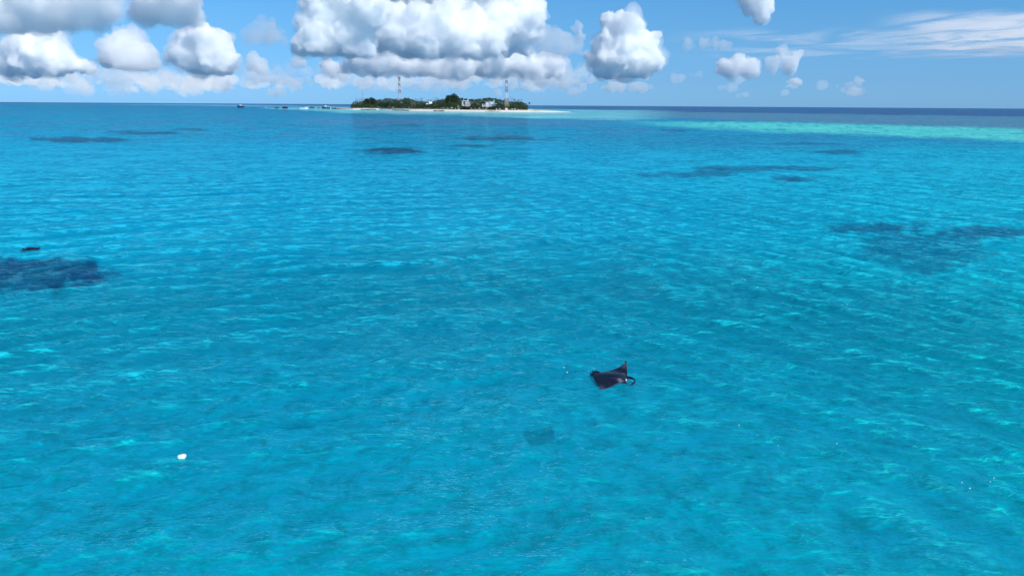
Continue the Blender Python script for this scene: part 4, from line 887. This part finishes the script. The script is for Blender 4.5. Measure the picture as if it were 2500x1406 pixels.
for i in range(22):     # flat lavender streaks low over the sea
    px = rg.uniform(0, 1500); py = rg.uniform(180, 215); s_ = rg.uniform(10, 20)
    bl = [(px + k * s_ * 1.6, py + rg.uniform(-2, 2), s_ * rg.uniform(.5, .9)) for k in range(5)]
    cloud(bl, py + s_ * .3, 26000 + rg.uniform(0, 6000), 'flat blue-grey layer cloud low over the sea ' + ('under the left clouds' if px < 600 else 'left of the island towers' if px < 900 else 'behind the island' if px < 1350 else 'below the tall cumulus'), mat=rg.choice(('veil', 'thin')), seed=200 + i, kids=4, grand=0, group='flat layer clouds ' + ('under the left clouds' if px < 600 else 'left of the island towers' if px < 900 else 'behind the island' if px < 1350 else 'below the tall cumulus'), squash=.35)
for i in range(10):
    px = rg.uniform(1650, 2300); py = rg.uniform(180, 235); s_ = rg.uniform(5, 10)
    bl = [(px + rg.uniform(-3, 3) * s_, py + rg.uniform(-.4, .3) * s_, s_ * rg.uniform(.5, 1)) for _ in range(4)]
    cloud(bl, py + s_ * .8, 30000, 'very faint cloud wisp low in the right sky', mat='veil', seed=300 + i, kids=5, grand=0, group='very faint wisps low in the right sky', squash=.6)
print('cloud tris', TRI[0])
# high thin sheet of cloud at the right
def sheet(name, x0, x1, ytop, ybot, z, label, thr, amax, seed):
    P = []; n1, n2 = 40, 24
    for a in range(n1 + 1):
        for b in range(n2 + 1):
            px = x0 + (x1 - x0) * a / n1; g_ = ground(px, ytop + (ybot - ytop) * b / n2, z); P.append((g_[0], g_[1], z + 40 * math.sin(a * .7 + b)))
    f = [(a * (n2 + 1) + b, (a + 1) * (n2 + 1) + b, (a + 1) * (n2 + 1) + b + 1, a * (n2 + 1) + b + 1) for a in range(n1) for b in range(n2)]
    me = raw_mesh(name, P, f, True); fade = me.attributes.new('cover', 'FLOAT', 'POINT')
    val = []
    for a in range(n1 + 1):
        for b in range(n2 + 1):
            u, v = a / n1, b / n2; val.append(sst(0, .35, u) * sst(0, .18, v) * (1 - sst(.82, 1, v)))
    fade.data.foreach_set('value', np.array(val, dtype=np.float32))
    m = bpy.data.materials.new(name); m.use_nodes = True; t = m.node_tree; t.nodes.clear(); tc = N(t, 'ShaderNodeTexCoord')
    mp = N(t, 'ShaderNodeMapping'); mp.inputs['Scale'].default_value = (.00028, .00022, .0002); mp.inputs['Rotation'].default_value = (0, 0, rad(-14)); mp.inputs['Location'].default_value = (seed, 0, 0); L(t, tc.outputs['Object'], mp.inputs[0])
    nz = N(t, 'ShaderNodeTexNoise', ins={'Scale': 1.0, 'Detail': 8.0, 'Roughness': .55, 'Distortion': .6}); L(t, mp.outputs[0], nz.inputs['Vector'])
    at_ = N(t, 'ShaderNodeAttribute', attribute_name='cover'); mr = N(t, 'ShaderNodeMapRange', interpolation_type='SMOOTHSTEP', ins={'From Min': thr, 'From Max': thr + .25, 'To Min': 0.0, 'To Max': amax}); L(t, nz.outputs['Fac'], mr.inputs['Value'])
    mu = N(t, 'ShaderNodeMath', operation='MULTIPLY'); L(t, mr.outputs[0], mu.inputs[0]); L(t, at_.outputs['Fac'], mu.inputs[1])
    d = N(t, 'ShaderNodeBsdfDiffuse', ins={'Color': (.85, .85, .87, 1)}); tr = N(t, 'ShaderNodeBsdfTranslucent', ins={'Color': (.85, .85, .87, 1)}); m0 = N(t, 'ShaderNodeMixShader', ins={0: .7}); L(t, d.outputs[0], m0.inputs[1]); L(t, tr.outputs[0], m0.inputs[2])
    tp = N(t, 'ShaderNodeBsdfTransparent'); m1 = N(t, 'ShaderNodeMixShader'); L(t, mu.outputs[0], m1.inputs[0]); L(t, tp.outputs[0], m1.inputs[1]); L(t, m0.outputs[0], m1.inputs[2])
    o_ = N(t, 'ShaderNodeOutputMaterial'); L(t, m1.outputs[0], o_.inputs[0]); tag(link(name, me, m), label, 'cloud')
sheet('cirrus_cloud', 2110, 2760, 22, 142, 3200, 'wide streaky white sheet of high cloud at the right edge of the sky', .34, .75, 3.0)
sheet('layer_cloud', 1560, 2620, 66, 150, 3000, 'long faint grey-blue streaks of cloud stretching left from the white sheet', .42, .35, 8.0)
